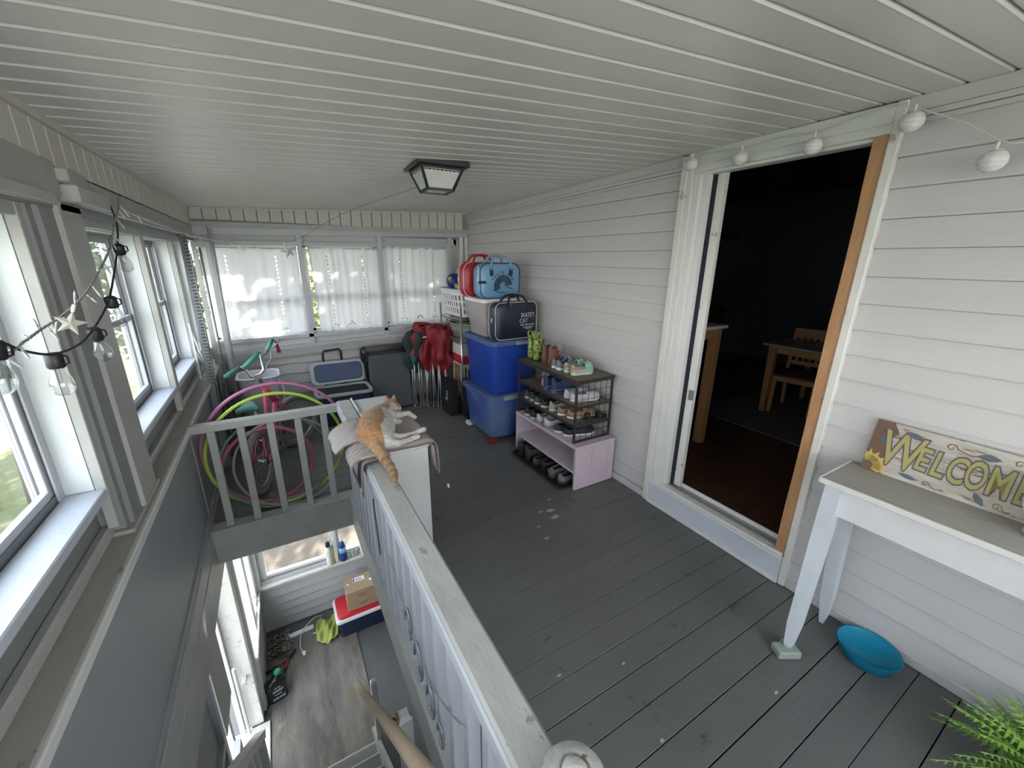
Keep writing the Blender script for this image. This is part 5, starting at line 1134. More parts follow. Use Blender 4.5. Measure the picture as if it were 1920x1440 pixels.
for yy, lab in ((.575, 'small grey-green wooden block under the near table foot'), (-.52, 'small wooden block under the far hidden table foot')):
    b_ = MB().bbox(-.055, .05, -.032, .032, 0, .038, .005, M=Matrix.Translation((1.845, yy, .002)) @ Matrix.Rotation(d(-30), 4, 'Z')).build('block', mat('grey_green_block', (.26, .30, .28), .6, (.32, .36, .33), 12, .7)); tag(b_, lab, 'block')
sg = thing('welcome_sign', 'weathered plank sign lettered WELCOME leaning on the console table', 'sign', (2.24, .3, .862))
# plank frame: local x runs towards -y (reading direction), local y up
O_ = Vector((2.218, .612, .864)); SM = frameM(O_, (0, -1, .0), (.055, 0, .236))
M_sign = mat('sign_wood', (.34, .30, .25), .6, (.56, .54, .50), 6, .45, .3, 30, stretch=(1, 1.2, 9), chips=(.17, .13, .10), chipt=.575, chips_scale=5)
W_, H_ = .60, .232
MB().bbox(0, W_, 0, H_, -.022, 0, .003, M=SM).build('plank', M_sign, sg)
M_sy = mat('sign_yellow', (.33, .31, .11), .6, (.40, .34, .12), 14, .5); M_sd = mat('sign_outline', (.09, .095, .12), .6); M_sb = mat('sign_leaf_blue', (.085, .11, .13), .6); M_sb2 = mat('sign_brown', (.14, .085, .055), .7)
M_pet = mat('sign_petal', (.55, .40, .10), .6)
mb = MB().prism([(0.002, .0), (.075, .0), (.06, .05), (.075, .10), (.05, .14), (.085, .19), (.06, .232), (.002, .232)], 2, .0002, .0012, M=SM); mb.build('brown_corner', M_sb2, sg)
def glyph(ch, cx, cz, size, sx_=1, rot=0):
    for off, m, zz, nm in ((.0065, M_sd, .002, 'letter_outline'), (.0, M_sy, .0035, 'letter')):
        Mx = SM @ Matrix.Translation((cx, cz, zz)) @ Matrix.Rotation(rot, 4, 'Z') @ Matrix.Diagonal((sx_, 1, 1, 1)); textmesh(ch, size, Mx, m, nm, sg, .0006, off+.002)
glyph('W', .108, .050, .212, .60, -.03); glyph('E', .180, .070, .135, .62, -.05); glyph('L', .229, .066, .140, .62, -.05); glyph('C', .281, .062, .150, .52, -.03); glyph('O', .334, .062, .158, .46); glyph('M', .396, .062, .155, .52); glyph('E', .455, .062, .150, .55)
mb = MB()
for k in range(11):
    a_ = d(-12+k*11.5); c_ = Vector((.018, .020)); v = Vector((math.cos(a_), math.sin(a_))); n_ = Vector((-v.y, v.x)); L1 = .078 if k % 2 else .062
    P_ = [c_+v*.018-n_*.007, c_+v*.045-n_*.010, c_+v*L1, c_+v*.045+n_*.010, c_+v*.018+n_*.007]
    P_ = [(max(.001, q.x), max(.001, q.y)) for q in P_]
    mb.prism(P_, 2, .0014, .0024, M=SM)
mb.build('sunflower_petals', M_pet, sg)['kind'] = 'stuff'
MB().prism([(max(.001, .018+.022*math.cos(k*.52)), max(.001, .020+.022*math.sin(k*.52))) for k in range(12)], 2, .0024, .0034, M=SM).build('sunflower_disc', M_sb2, sg)
def leafm(cx, cz, L1, a_, w_=.32):
    v = Vector((math.cos(a_), math.sin(a_))); n_ = Vector((-v.y, v.x)); c_ = Vector((cx, cz)); P_ = []
    for t_ in (0, .25, .5, .75, 1): P_.append(c_+v*L1*t_+n_*L1*w_*.5*math.sin(PI*t_))
    for t_ in (.75, .5, .25): P_.append(c_+v*L1*t_-n_*L1*w_*.5*math.sin(PI*t_))
    return MB().prism([(q.x, q.y) for q in P_], 2, .001, .002, M=SM).build('leaf', M_sb, sg)
leafm(.10, .208, .075, -.25); leafm(.045, .13, .045, 1.5, .8); leafm(.125, .030, .065, -.12, .3); leafm(.315, .190, .065, .08, .40); leafm(.345, .052, .055, -.9, .4)
def swirl(cx, cz, r_, s=1, tail=.08):
    pts = [SM @ Vector((cx+s*r_*(1-t_*.75)*math.cos(t_*7), cz+r_*(1-t_*.75)*math.sin(t_*7), .001)) for t_ in [k/22 for k in range(23)]]
    pts = [SM @ Vector((cx+s*(r_+tail), cz-.004, .001)), SM @ Vector((cx+s*(r_+tail*.5), cz-.012, .001))]+pts
    return MB().tube(pts, .0016, 4).build('scroll_line', M_sb2, sg)
swirl(.245, .195, .016); swirl(.215, .022, .012, 1, .04); swirl(.07, .20, .012, -1, .03); swirl(.41, .025, .014, 1, .02); swirl(.42, .200, .014, 1, .06)
v_ = thing('white_vase', 'white ribbed vase at the right picture edge in front of the sign', 'vase', (2.09, .085, .862))
MB().lathe([(.035, .863), (.05, .870), (.045, .89), (.060, .93), (.075, .98), (.06, 1.04), (.05, 1.06)], 24, Matrix.Translation((2.15, .075, 0))).build('vase_body', M_white, v_, True)
bw = thing('dish', 'turquoise plastic bowl on the deck beside the table legs', 'bowl', (2.16, .38, 0))
M_tq = mat('turquoise_plastic', (.0, .20, .34), .3, (.0, .23, .38), 5, .8)
MB().lathe([(.088, .003), (.098, .008), (.116, .062), (.119, .066), (.115, .064), (.094, .012), (.0, .010)], 40, Matrix.Translation((2.148, .378, 0)), sx_=.98, sy_=1.0).build('bowl_wall', M_tq, bw, True)
pt = thing('potted_fern', 'bright green fern in the bottom right corner', 'plant', (2.0, -.12, 0))
MB().lathe([(.07, .003), (.09, .01), (.11, .13), (.115, .14), (.10, .135), (0, .13)], 20, Matrix.Translation((1.97, -.15, 0))).build('pot', M_dpost, pt, True)
M_fern = mat('fern_green', (.10, .24, .03), .6, (.25, .42, .06), 20, .5)
rr = random.Random(5)
for f_ in range(110):
    a_ = rr.uniform(0, 2*PI); L1 = rr.uniform(.16, .30); e = rr.uniform(.10, 1.2); mb = MB(); pts = []
    for k in range(15):
        t_ = k/14; r_ = L1*t_*math.cos(e*(1-.3*t_)); z_ = .13+L1*math.sin(e)*t_-L1*.35*t_*t_
        pts.append(Vector((min(2.255, 1.97+r_*math.cos(a_)), -.15+r_*math.sin(a_), max(.02, z_))))
    mb.tube(pts, .0015, 4)
    side = Vector((-math.sin(a_), math.cos(a_), 0))
    for k in range(2, 15):
        w_ = .034*math.sin(PI*min(1, (k/14)*.9+.1)); dd_ = (pts[k]-pts[k-1]).normalized()
        for s in (-1, 1):
            tip = pts[k]+side*s*w_+dd_*.012-Vector((0, 0, .004)); mb.add([pts[k]-dd_*.005, tip, pts[k]+dd_*.006], [(0, 1, 2)])
    mb.build('frond', M_fern, pt)
# ------------------------------------------------------------ striped towel and sleeping cat
M_tow = bpy.data.materials.new('striped_towel'); M_tow.use_nodes = True; n_ = M_tow.node_tree; B_ = n_.nodes['Principled BSDF']; B_.inputs['Roughness'].default_value = .95
at_ = n_.nodes.new('ShaderNodeAttribute'); at_.attribute_name = 'tc'; n_.links.new(at_.outputs['Color'], B_.inputs['Base Color'])
def strip(name, path, y0f, y1f, parent, nv=44, th=.007, period=.021, band=None, wob=.003, seed=1):
    """cloth following an x/z path, running along y"""
    r = random.Random(seed); P_ = [Vector(p) for p in path]; fine = []
    for i in range(len(P_)-1):
        for k in range(6):
            t_ = k/6; p0 = P_[max(0, i-1)]; p1 = P_[i]; p2 = P_[i+1]; p3 = P_[min(len(P_)-1, i+2)]
            fine.append(.5*((2*p1)+(-p0+p2)*t_+(2*p0-5*p1+4*p2-p3)*t_*t_+(-p0+3*p1-3*p2+p3)*t_**3))
    fine.append(P_[-1]); nu = len(fine)-1; a1, a2 = r.uniform(0, 6), r.uniform(0, 6)
    def fn(u, v):
        p = fine[round(u*nu)]; y = y0f(u)+(y1f(u)-y0f(u))*v
        return (p.x+wob*math.sin(v*11+a1+u*4), y+wob*math.sin(u*9+a2), p.y+wob*.5*math.sin(v*17+u*13))
    o = MB().grid(fn, nu, nv).build(name, M_tow, parent, True, solid=th)
    at = o.data.color_attributes.new('tc', 'FLOAT_COLOR', 'CORNER'); W0 = nu+1
    for l in o.data.loops:
        v = l.vertex_index//W0/nv; u = (l.vertex_index % W0)/nu; s = v*(y1f(u)-y0f(u)); f_ = (s/period) % 1
        on_ = f_ < .42 and (band is None or band(u, v)); c = (.20, .165, .15) if on_ else (.50, .465, .44)
        at.data[l.index].color = (*c, 1)
    return o
tw = thing('striped_towel', 'folded off-white towel with brown stripes under the cat', 'towel', (.45, 2.2, .76))
strip('towel_layer', [(.672, .60), (.668, .68), (.655, .765), (.56, .772), (.42, .776), (.33, .790), (.27, .787)], lambda u: 1.985, lambda u: 2.42+.03*u, tw, band=lambda u, v: v < .35 or u < .25, seed=1)
strip('towel_layer', [(.684, .585), (.684, .68), (.664, .779), (.55, .786), (.42, .790), (.32, .802), (.255, .795), (.235, .775)], lambda u: 1.965+.02*u, lambda u: 2.40+.05*u, tw, band=lambda u, v: v < .30 or u < .3, seed=2)
strip('towel_fold', [(.40, .800), (.33, .812), (.26, .805), (.22, .765), (.235, .70), (.25, .645)], lambda u: 1.89+.02*u, lambda u: 2.10+.1*(1-u), tw, nv=30, band=lambda u, v: True, seed=3)
strip('towel_fold', [(.39, .783), (.315, .790), (.275, .775), (.262, .70), (.258, .60)], lambda u: 1.90, lambda u: 2.02, tw, nv=22, band=lambda u, v: True, period=.018, seed=4)
strip('towel_fold', [(.34, .815), (.27, .818), (.20, .80), (.165, .775)], lambda u: 2.10-.02*u, lambda u: 2.46-.12*u, tw, nv=26, band=lambda u, v: v > .93 or v < .05, seed=5)
# cat: one continuous body grown from blended ellipsoids
def metabody(name, balls, res=.0085):
    mbd = bpy.data.metaballs.new(name); mbd.resolution = res; mbd.render_resolution = res; mbd.threshold = .6
    for x, y, z, r in balls:
        e = mbd.elements.new(); e.co = (x, y, z); e.radius = r/.545; e.stiffness = 2
    ob = bpy.data.objects.new(name, mbd); C.objects.link(ob); dg = bpy.context.evaluated_depsgraph_get()
    me = bpy.data.meshes.new_from_object(ob.evaluated_get(dg)); v = [tuple(q.co) for q in me.vertices]; f = [tuple(p.vertices) for p in me.polygons]
    bpy.data.objects.remove(ob); bpy.data.metaballs.remove(mbd); bpy.data.meshes.remove(me)
    m = MB(); m.add(v, f); return m
def chain(p, q, r0, r1, n=6):
    p = Vector(p); q = Vector(q); return [(*(p.lerp(q, k/(n-1))), r0+(r1-r0)*k/(n-1)) for k in range(n)]
zt = .797
balls = []
balls += [(.350, 2.075, zt+.062, .062), (.365, 2.12, zt+.066, .066), (.385, 2.17, zt+.070, .067), (.405, 2.22, zt+.070, .065), (.428, 2.27, zt+.066, .060), (.455, 2.315, zt+.062, .056), (.482, 2.355, zt+.058, .052)]
balls += [(.42, 2.08, zt+.045, .048), (.445, 2.14, zt+.046, .048), (.46, 2.20, zt+.045, .046), (.41, 2.035, zt+.040, .040), (.375, 2.03, zt+.045, .046)]      # thigh and belly
balls += chain((.505, 2.385, zt+.062), (.538, 2.425, zt+.060), .040, .038, 3)          # neck
balls += [(.552, 2.44, zt+.062, .042), (.575, 2.435, zt+.052, .027), (.590, 2.43, zt+.045, .018), (.555, 2.455, zt+.045, .032)]  # head, muzzle
balls += chain((.535, 2.455, zt+.090), (.530, 2.470, zt+.128), .018, .005, 6)          # near ear
balls += chain((.575, 2.475, zt+.085), (.588, 2.495, zt+.116), .016, .005, 5)          # far ear
balls += chain((.40, 2.045, zt+.03), (.50, 2.05, zt+.018), .030, .018, 7)+chain((.50, 2.05, zt+.018), (.575, 2.075, zt+.014), .017, .012, 6)+chain((.575, 2.075, zt+.014), (.645, 2.085, zt+.022), .012, .014, 6)
balls += chain((.39, 2.01, zt+.025), (.47, 1.99, zt+.014), .028, .017, 6)+chain((.47, 1.99, zt+.014), (.535, 2.015, zt+.010), .016, .012, 5)+chain((.535, 2.015, zt+.010), (.59, 2.03, zt+.012), .012, .014, 5)
balls += chain((.49, 2.32, zt+.045), (.575, 2.345, zt+.035), .028, .018, 6)+chain((.575, 2.345, zt+.035), (.635, 2.36, zt+.03), .017, .013, 5)+chain((.635, 2.36, zt+.03), (.668, 2.335, zt+.005), .013, .013, 4)
balls += chain((.49, 2.29, zt+.03), (.56, 2.28, zt+.016), .024, .014, 5)
tail = [(.345, 2.03, zt+.045), (.352, 1.975, zt+.030), (.362, 1.92, zt+.012), (.372, 1.86, zt-.004), (.380, 1.80, zt-.012), (.378, 1.74, zt-.018), (.368, 1.69, zt-.020)]
for i in range(len(tail)-1): balls += chain(tail[i], tail[i+1], .025-.0016*i, .025-.0016*(i+1), 5)
ctm = metabody('cat_body', balls)
M_cat = bpy.data.materials.new('cat_fur'); M_cat.use_nodes = True; n_ = M_cat.node_tree; B_ = n_.nodes['Principled BSDF']; B_.inputs['Roughness'].default_value = .85; B_.inputs['Sheen Weight'].default_value = .2
at_ = n_.nodes.new('ShaderNodeAttribute'); at_.attribute_name = 'tc'
nz = n_.nodes.new('ShaderNodeTexNoise'); nz.inputs['Scale'].default_value = 90; nz.inputs['Detail'].default_value = 6; g_ = n_.nodes.new('ShaderNodeNewGeometry'); mp_ = n_.nodes.new('ShaderNodeMapping'); mp_.inputs['Scale'].default_value = (.5, 1, 1); n_.links.new(g_.outputs['Position'], mp_.inputs[0]); n_.links.new(mp_.outputs[0], nz.inputs['Vector'])
mx_ = n_.nodes.new('ShaderNodeMix'); mx_.data_type = 'RGBA'; mx_.blend_type = 'MULTIPLY'; mx_.inputs[0].default_value = .35; n_.links.new(at_.outputs['Color'], mx_.inputs[6]); cr_ = n_.nodes.new('ShaderNodeValToRGB'); cr_.color_ramp.elements[0].position = .35; cr_.color_ramp.elements[1].position = .65; cr_.color_ramp.elements[0].color = (.45, .42, .40, 1); n_.links.new(nz.outputs[0], cr_.inputs[0]); n_.links.new(cr_.outputs[0], mx_.inputs[7]); mx_.inputs[0].default_value = .6; n_.links.new(mx_.outputs[2], B_.inputs['Base Color'])
bp_ = n_.nodes.new('ShaderNodeBump'); bp_.inputs['Strength'].default_value = .5; bp_.inputs['Distance'].default_value = .004; n_.links.new(nz.outputs[0], bp_.inputs['Height']); n_.links.new(bp_.outputs[0], B_.inputs['Normal'])
cat_ = thing('cat', 'orange and white cat asleep on the striped towel, tail over the railing', 'cat', (.43, 2.2, zt))
cbo = ctm.build('cat_body', M_cat, cat_, True)
at = cbo.data.color_attributes.new('tc', 'FLOAT_COLOR', 'POINT'); r = random.Random(2)
org = cbo.location+cat_.location
for i, v in enumerate(cbo.data.vertices):
    p = v.co+org; x, y, z = p
    ax_ = (y-2.03)/.36; cxx = .35+.132*max(0, min(1, ax_)); side = (x-cxx)*.95-(y-2.03-ax_*.36)*.3
    wob = .008*math.sin(y*70)+.006*math.sin(x*90+z*60)
    stripe = .5+.5*math.sin(y*80+5*math.sin(x*40+z*30)+3*math.sin(y*23+x*61)+z*20)
    org_c = Vector((.43, .245, .115)).lerp(Vector((.33, .165, .07)), .65*stripe**2); white = Vector((.60, .585, .55)); pale = Vector((.50, .34, .20))
    w_ = 0
    if y > 2.0 and y < 2.26 and side > .046+wob and z < zt+.115: w_ = 1
    if x > .45 and y < 2.29: w_ = 1
    if y >= 2.26 and side > .035+wob and z < zt+.10: w_ = 1
    if x > .53 and y < 2.42 : w_ = 1
    if y < 2.03 and x > .40: w_ = 1
    if y > 2.40:
        w_ = 1 if (x > .572 and z < zt+.062) or z < zt+.03 else 0
    if 2.36 < y < 2.40 and z < zt+.08: w_ = 1
    c = org_c.lerp(white, w_)
    if y < 1.98 and x < .40: c = Vector((.40, .25, .13)).lerp(Vector((.25, .14, .07)), .5+.5*math.sin(y*120)) if y < 1.86 else Vector((.46, .28, .14))
    if z > zt+.092 and y > 2.44: c = Vector((.52, .27, .19))
    if x > .60 and y < 2.12 and abs(z-zt-.014) < .004: c = Vector((.55, .42, .36))
    at.data[i].color = (*c, 1)
hd = Vector((.560, 2.44, zt+.062))
MB().sph((.6045, 2.428, zt+.048), .0045, 8, 6).build('nose', mat('pink_nose', (.48, .20, .17), .5), cat_, True)
for s_ in (-1, 1): MB().tube([(.588, 2.437+s_*.017-.004, zt+.072), (.592, 2.437+s_*.013-.004, zt+.069), (.597, 2.437+s_*.008-.004, zt+.067)], .0013, 4).build('closed_eye', M_darkgap, cat_)
MB().tube([(.603, 2.423, zt+.040), (.606, 2.428, zt+.0405), (.603, 2.434, zt+.040)], .001, 4).build('mouth', M_darkgap, cat_)
for s_ in (-1, 1):
    mb = MB()
    for k in range(4): mb.tube([(.598, 2.428+s_*.010, zt+.046+.002*k), (.606, 2.428+s_*.045, zt+.046+.008*(k-1))], .0005, 3)
    mb.build('whiskers', M_wht, cat_)['kind'] = 'stuff'

# ------------------------------------------------------------ string lights
M_bulb = glassmat('bulb_glass', (.90, .92, .92), .08, 2); M_cordb = mat('black_cord', (.02, .02, .022), .6); M_cordw = mat('white_cord', (.62, .62, .60), .5); M_cordg = mat('grey_green_cord', (.28, .29, .27), .6)
def smooth(P_, n=6):
    P_ = [Vector(p) for p in P_]; out = []
    for i in range(len(P_)-1):
        for k in range(n):
            t_ = k/n; p0 = P_[max(0, i-1)]; p1 = P_[i]; p2 = P_[i+1]; p3 = P_[min(len(P_)-1, i+2)]
            out.append(.5*((2*p1)+(-p0+p2)*t_+(2*p0-5*p1+4*p2-p3)*t_*t_+(-p0+3*p1-3*p2+p3)*t_**3))
    return out+[P_[-1]]
def twist(pts, r_=.0022, w_=.0022, per=.02):
    mb = MB()
    for s in (0, PI):
        q = []; L1 = 0
        for i, p in enumerate(pts):
            if i: L1 += (p-pts[i-1]).length
            a_ = L1/per*2*PI+s; q.append(p+Vector((math.cos(a_)*w_, .0, math.sin(a_)*w_)))
        mb.tube(q, r_, 5)
    return mb
def dense(pts, st=.006):
    out = [pts[0]]
    for a_, b_ in zip(pts[:-1], pts[1:]):
        n = max(1, int((b_-a_).length/st)); out += [a_.lerp(b_, (k+1)/n) for k in range(n)]
    return out
bs = thing('bulb_string', 'black cord of clear filament bulbs hanging along the left windows', 'string lights', (-.5, 1.7, 1.5))
cpts = smooth([(-.50, .90, 1.66), (-.50, 1.218, 1.585), (-.50, 1.307, 1.548), (-.50, 1.440, 1.512), (-.50, 1.60, 1.506), (-.50, 1.735, 1.528), (-.50, 1.88, 1.57), (-.50, 1.975, 1.610), (-.50, 2.10, 1.69), (-.50, 2.215, 1.775), (-.50, 2.30, 1.87), (-.53, 2.41, 1.955)])
MB().tube(cpts, .0032, 6).build('cord', M_cordb, bs, True)
def edison(p, rot, lab):
    t = thing('filament_bulb', lab, 'light bulb', p, rot=rot, group='clear filament bulbs on the black cord')
    MB().lathe([(.011, .004), (.0135, .0), (.0135, -.022), (.012, -.026)], 16).build('socket', M_blackp, t, True, world=False)
    MB().tube([(.013, 0, -.002), (.019, 0, -.005), (.019, 0, -.018), (.013, 0, -.021)], .002, 5).build('socket_clip', M_blackp, t, world=False)
    MB().lathe([(.009, -.026), (.011, -.034), (.017, -.052), (.0185, -.062), (.0165, -.074), (.009, -.081), (0, -.083)], 20).build('glass_envelope', M_bulb, t, True, world=False)
    mb = MB(); mb.tube([(.002, 0, -.028), (.002, 0, -.05), (-.002, 0, -.066), (-.002, 0, -.048), (-.003, 0, -.028)], .0007, 4); mb.build('filament', M_alu, t, world=False)
    t.scale = (1.3, 1.3, 1.3)
for p, rot, lab in (((-.50, 1.215, 1.580), (0, .1, 0), 'clear bulb at the left picture edge over the lawn window'), ((-.50, 1.440, 1.510), (0, 0, 0), 'clear bulb hanging lowest, left of the star and post'), ((-.50, 1.745, 1.528), (.25, -.1, .3), 'clear bulb in front of the grey post'), ((-.50, 1.975, 1.607), (.2, -.1, .3), 'clear bulb by the edge of the second window'), ((-.50, 2.235, 1.790), (.35, -.15, .3), 'topmost clear bulb near the beam')):
    edison(p, rot, lab)
icy = thing('mini_light_string', 'twisted grey string of mini lights with paper stars over the left windows', 'string lights', (-.5, 1.8, 1.6))
ip = smooth([(-.50, .95, 1.60), (-.50, 1.232, 1.555), (-.50, 1.321, 1.562), (-.50, 1.435, 1.579), (-.50, 1.574, 1.596), (-.50, 1.767, 1.639), (-.50, 1.979, 1.715), (-.50, 2.15, 1.79), (-.50, 2.26, 1.87), (-.50, 2.39, 1.945), (-.505, 2.44, 1.985)])
twist(dense(ip), .0022, .0022).build('cord', M_cordg, icy, True)
r = random.Random(11); mb = MB()
for k in range(20):
    i_ = 4+k*2.6; p = ip[min(len(ip)-1, int(i_))]; v = Vector((r.uniform(-.3, .5), r.uniform(-.6, .6), r.uniform(-1, .5))).normalized(); q = p+v*.018
    mb2 = MB().tube([p, q], [.0022, .003], 6).tube([q, q+v*.018, q+v*.026], [.003, .0028, .0006], 6).build('mini_bulb', mat('frosty_bulb', (.55, .56, .55), .15), icy, True)
ip2 = smooth([(-.505, 2.44, 1.955), (-.515, 2.58, 1.945), (-.52, 3.0, 1.938), (-.525, 3.6, 1.93), (-.53, 4.2, 1.925), (-.42, 4.45, 1.90), (-.30, 4.60, 1.885), (-.25, 4.62, 1.87)])
twist(dense(ip2, .01), .0025, .0028, .05).build('white_lead', M_cordw, icy, True)
for k in (4, 9, 28, 34, 40): p = ip2[min(k, len(ip2)-1)]; MB().tube([p, p+Vector((.012, .01, -.03))], [.003, .0025], 5).build('mini_bulb', M_wht, icy, True)
def star(p, R_, rot, lab):
    t = thing('paper_star', lab, 'star ornament', p, rot=rot)
    mb = MB(); o = [(R_*(1 if k % 2 == 0 else .40)*math.cos(PI/2+k*PI/5), 0, R_*(1 if k % 2 == 0 else .40)*math.sin(PI/2+k*PI/5)) for k in range(10)]
    mb.add(o+[(0, -R_*.24, 0), (0, R_*.24, 0)], [(k, (k+1) % 10, 10) for k in range(10)]+[((k+1) % 10, k, 11) for k in range(10)]); mb.build('star_shell', mat('cream_star', (.52, .52, .47), .5), t, world=False)
    MB().tube([(0, 0, R_*.9), (0, 0, R_*.9+.02)], .004, 6).build('stem', M_wht, t, world=False)
star((-.47, 1.50, 1.580), .034, (0, .35, .35), 'cream star ornament hanging in front of the near window post')
star((.165, 4.0, 1.805), .060, (.1, -.35, 0), 'cream star ornament hanging before the leftmost curtain')
sc2 = thing('mini_light_string', 'thin twisted cord rising from the far star to the ceiling light', 'string lights', (.4, 3.5, 1.95))
ip3 = smooth([(-.25, 4.62, 1.87), (-.12, 4.40, 1.862), (.02, 4.15, 1.865), (.15, 4.0, 1.872), (.30, 3.85, 1.93), (.52, 3.35, 2.06), (.835, 2.56, 2.165)])
twist(dense(ip3, .008), .0014, .0018, .03).build('cord', M_cordg, sc2, True)
for k in (3, 9, 15): p = ip3[k]; MB().tube([p, p+Vector((.012, 0, -.03 if k % 2 else .03))], [.003, .002], 5).build('mini_bulb', M_wht, sc2, True)
# globe lanterns over the door
gl = thing('lantern_string', 'white cord carrying small white lanterns over the doorway', 'string lights', (2.23, 1.1, 2.3))
lp = smooth([(2.235, 1.76, 2.345), (2.235, 1.60, 2.338), (2.235, 1.435, 2.325), (2.235, 1.25, 2.335), (2.235, 1.10, 2.320), (2.235, .95, 2.345), (2.235, .80, 2.352), (2.235, .785, 2.335), (2.232, .72, 2.305), (2.23, .60, 2.235), (2.228, .50, 2.160), (2.225, .44, 2.145), (2.225, .30, 2.16), (2.22, .1, 2.25)])
twist(dense(lp, .006), .0024, .002, .03).build('cord', M_cordw, gl, True)
M_lan = mat('white_paper_globe', (.66, .66, .66), .6, bump=.5, bscale=60)
for x, y, z, r_, lab in ((2.225, 1.735, 2.300, .036, 'white lantern at the left upper corner of the door casing'), (2.22, 1.435, 2.275, .037, 'white lantern second from the left over the doorway'), (2.22, 1.094, 2.262, .038, 'white lantern over the middle of the dark doorway'), (2.215, .755, 2.276, .038, 'white lantern at the right upper corner of the door casing'), (2.20, .500, 2.095, .038, 'white lantern hanging lowest on the grey siding at right')):
    t = thing('globe_lantern', lab, 'lantern', (x, y, z), group='white globe lanterns')
    MB().sph((x, y, z), r_, 20, 12, sc_=(1, 1, .94)).build('globe', M_lan, t, True)
    mb = MB()
    for k in range(1, 7): tt = PI*k/7; mb.tube([(x+r_*1.01*math.sin(tt)*math.cos(a_), y+r_*1.01*math.sin(tt)*math.sin(a_), z+r_*.95*math.cos(tt)) for a_ in [i*2*PI/20 for i in range(20)]], .0010, 4, close=True)
    mb.build('rib', M_lan, t)['kind'] = 'stuff'
    MB().tube([(x, y, z+r_*.9), (x+.004, y, z+r_+.020)], .005, 6).build('socket', M_wht, t)
hk = thing('wall_hook', 'clear plastic adhesive hook on the left door casing', 'hook', (2.25, 1.795, 2.15))
MB().bbox(2.248, 2.257, 1.785, 1.805, 2.12, 2.17, .003).tube([(2.246, 1.795, 2.14), (2.236, 1.795, 2.125), (2.236, 1.795, 2.14)], .003, 6).build('hook_body', M_cgr, hk)

# ------------------------------------------------------------ things on the lower landing
co = thing('cooler', 'navy cooler with white rim and red lid on the lower landing', 'cooler', (.45, 4.1, LZ))
tapbox(MB(), .125, .74, 3.985, 4.32, LZ+.006, LZ+.235, .02, .03).build('tub', M_nv, co, True)
lidp(MB(), .105, .76, 3.965, 4.34, LZ+.235, LZ+.272, .04).build('rim', M_wht, co)
lidp(MB(), .13, .735, 3.985, 4.32, LZ+.272, LZ+.305, .05).build('lid', mat('red_plastic_lid', (.50, .02, .03), .35), co)
bx = thing('cardboard_box', 'cardboard box with shipping labels standing on the red cooler lid', 'box', (.4, 4.15, LZ+.306))
Mx = Matrix.Translation((.415, 4.15, LZ+.307)) @ Matrix.Rotation(d(-1), 4, 'Z')
MB().bbox(-.165, .165, -.13, .13, 0, .25, .003, M=Mx).build('carton_body', M_card, bx)
MB().box(-.165, .165, -.004, .004, .2501, .2508, M=Mx).build('tape', mat('packing_tape', (.36, .26, .16), .3), bx)
mb = MB().box(-.075, .055, .02, .085, .2508, .2514, M=Mx); mb.build('shipping_label', M_wht, bx)
mb = MB().box(-.07, -.055, .025, .08, .2514, .2518, M=Mx)
for k in range(7): mb.box(-.045+.011*k, -.040+.011*k, .03, .07, .2514, .2518, M=Mx)
mb.build('barcode', M_blackp, bx)['kind'] = 'stuff'
MB().box(.10, .145, -.03, .0, .2508, .2514, M=Mx).box(-.145, -.12, .0, .02, .2508, .2514, M=Mx).build('small_label', M_wht, bx)['kind'] = 'stuff'
mb = MB()
for z_, w_ in ((.19, .10), (.165, .10), (.07, .08), (.055, .08)):
    x = -w_/2
    while x < w_/2: l_ = rnd.uniform(.005, .014); mb.box(x, x+l_, -.1312, -.1302, z_, z_+.007, M=Mx); x += l_+.004
mb.build('print_line', mat('brown_ink', (.07, .045, .03), .7), bx)['kind'] = 'stuff'
um = thing('folded_umbrella', 'lime green cloth with white tip lying beside the red cooler', 'umbrella', (0, 4.2, LZ))
M_lime = mat('lime_nylon', (.32, .40, .06), .45, (.44, .50, .16), 6, .6, .4, 14)
MB().grid(lambda u, v: (-.11+.23*u+.03*v, 4.06+.34*v-.06*math.sin(PI*u), LZ+.035+.05*math.sin(PI*v)+.015*math.sin(u*11+v*5)+.012*math.sin(u*23-v*9)), 26, 20).build('canopy', M_lime, um, True, solid=.006)
MB().tube([(-.14, 4.20, LZ+.04), (.13, 4.16, LZ+.05)], .005, 6).build('shaft', M_wht, um, True)
ps = thing('power_strip', 'white power strip with coiled cord along the lower far wall', 'power strip', (-.28, 4.36, LZ))
MB().bbox(-.14, .14, -.024, .024, .012, .05, .006, M=Matrix.Translation((-.26, 4.30, LZ)) @ Matrix.Rotation(d(4), 4, 'Z')).build('housing', M_wht, ps)
MB().tube(smooth([(-.02, 4.42, LZ+.03), (-.10, 4.36, LZ+.10), (-.24, 4.25, LZ+.08), (-.275, 4.12, LZ+.015), (-.25, 4.02, LZ+.012)]), .005, 6).build('cord', M_cordw, ps, True)
MB().add([(-.27, 4.03, LZ+.012), (-.22, 4.03, LZ+.012), (-.235, 3.98, LZ+.012), (-.255, 3.98, LZ+.012), (-.262, 4.02, LZ+.035), (-.232, 4.02, LZ+.035)], [(0, 1, 2, 3), (4, 5, 1, 0), (1, 5, 2), (4, 0, 3), (5, 4, 3, 2)]).build('plug', M_wht, ps)
mp = thing('mop_head', 'heap of grey and cream looped rope in the lower far corner', 'rope', (-.47, 4.28, LZ))
M_r1 = mat('grey_loop_rope', (.10, .10, .095), .9, (.34, .32, .29), 34, .3); r = random.Random(4)
mb = MB()
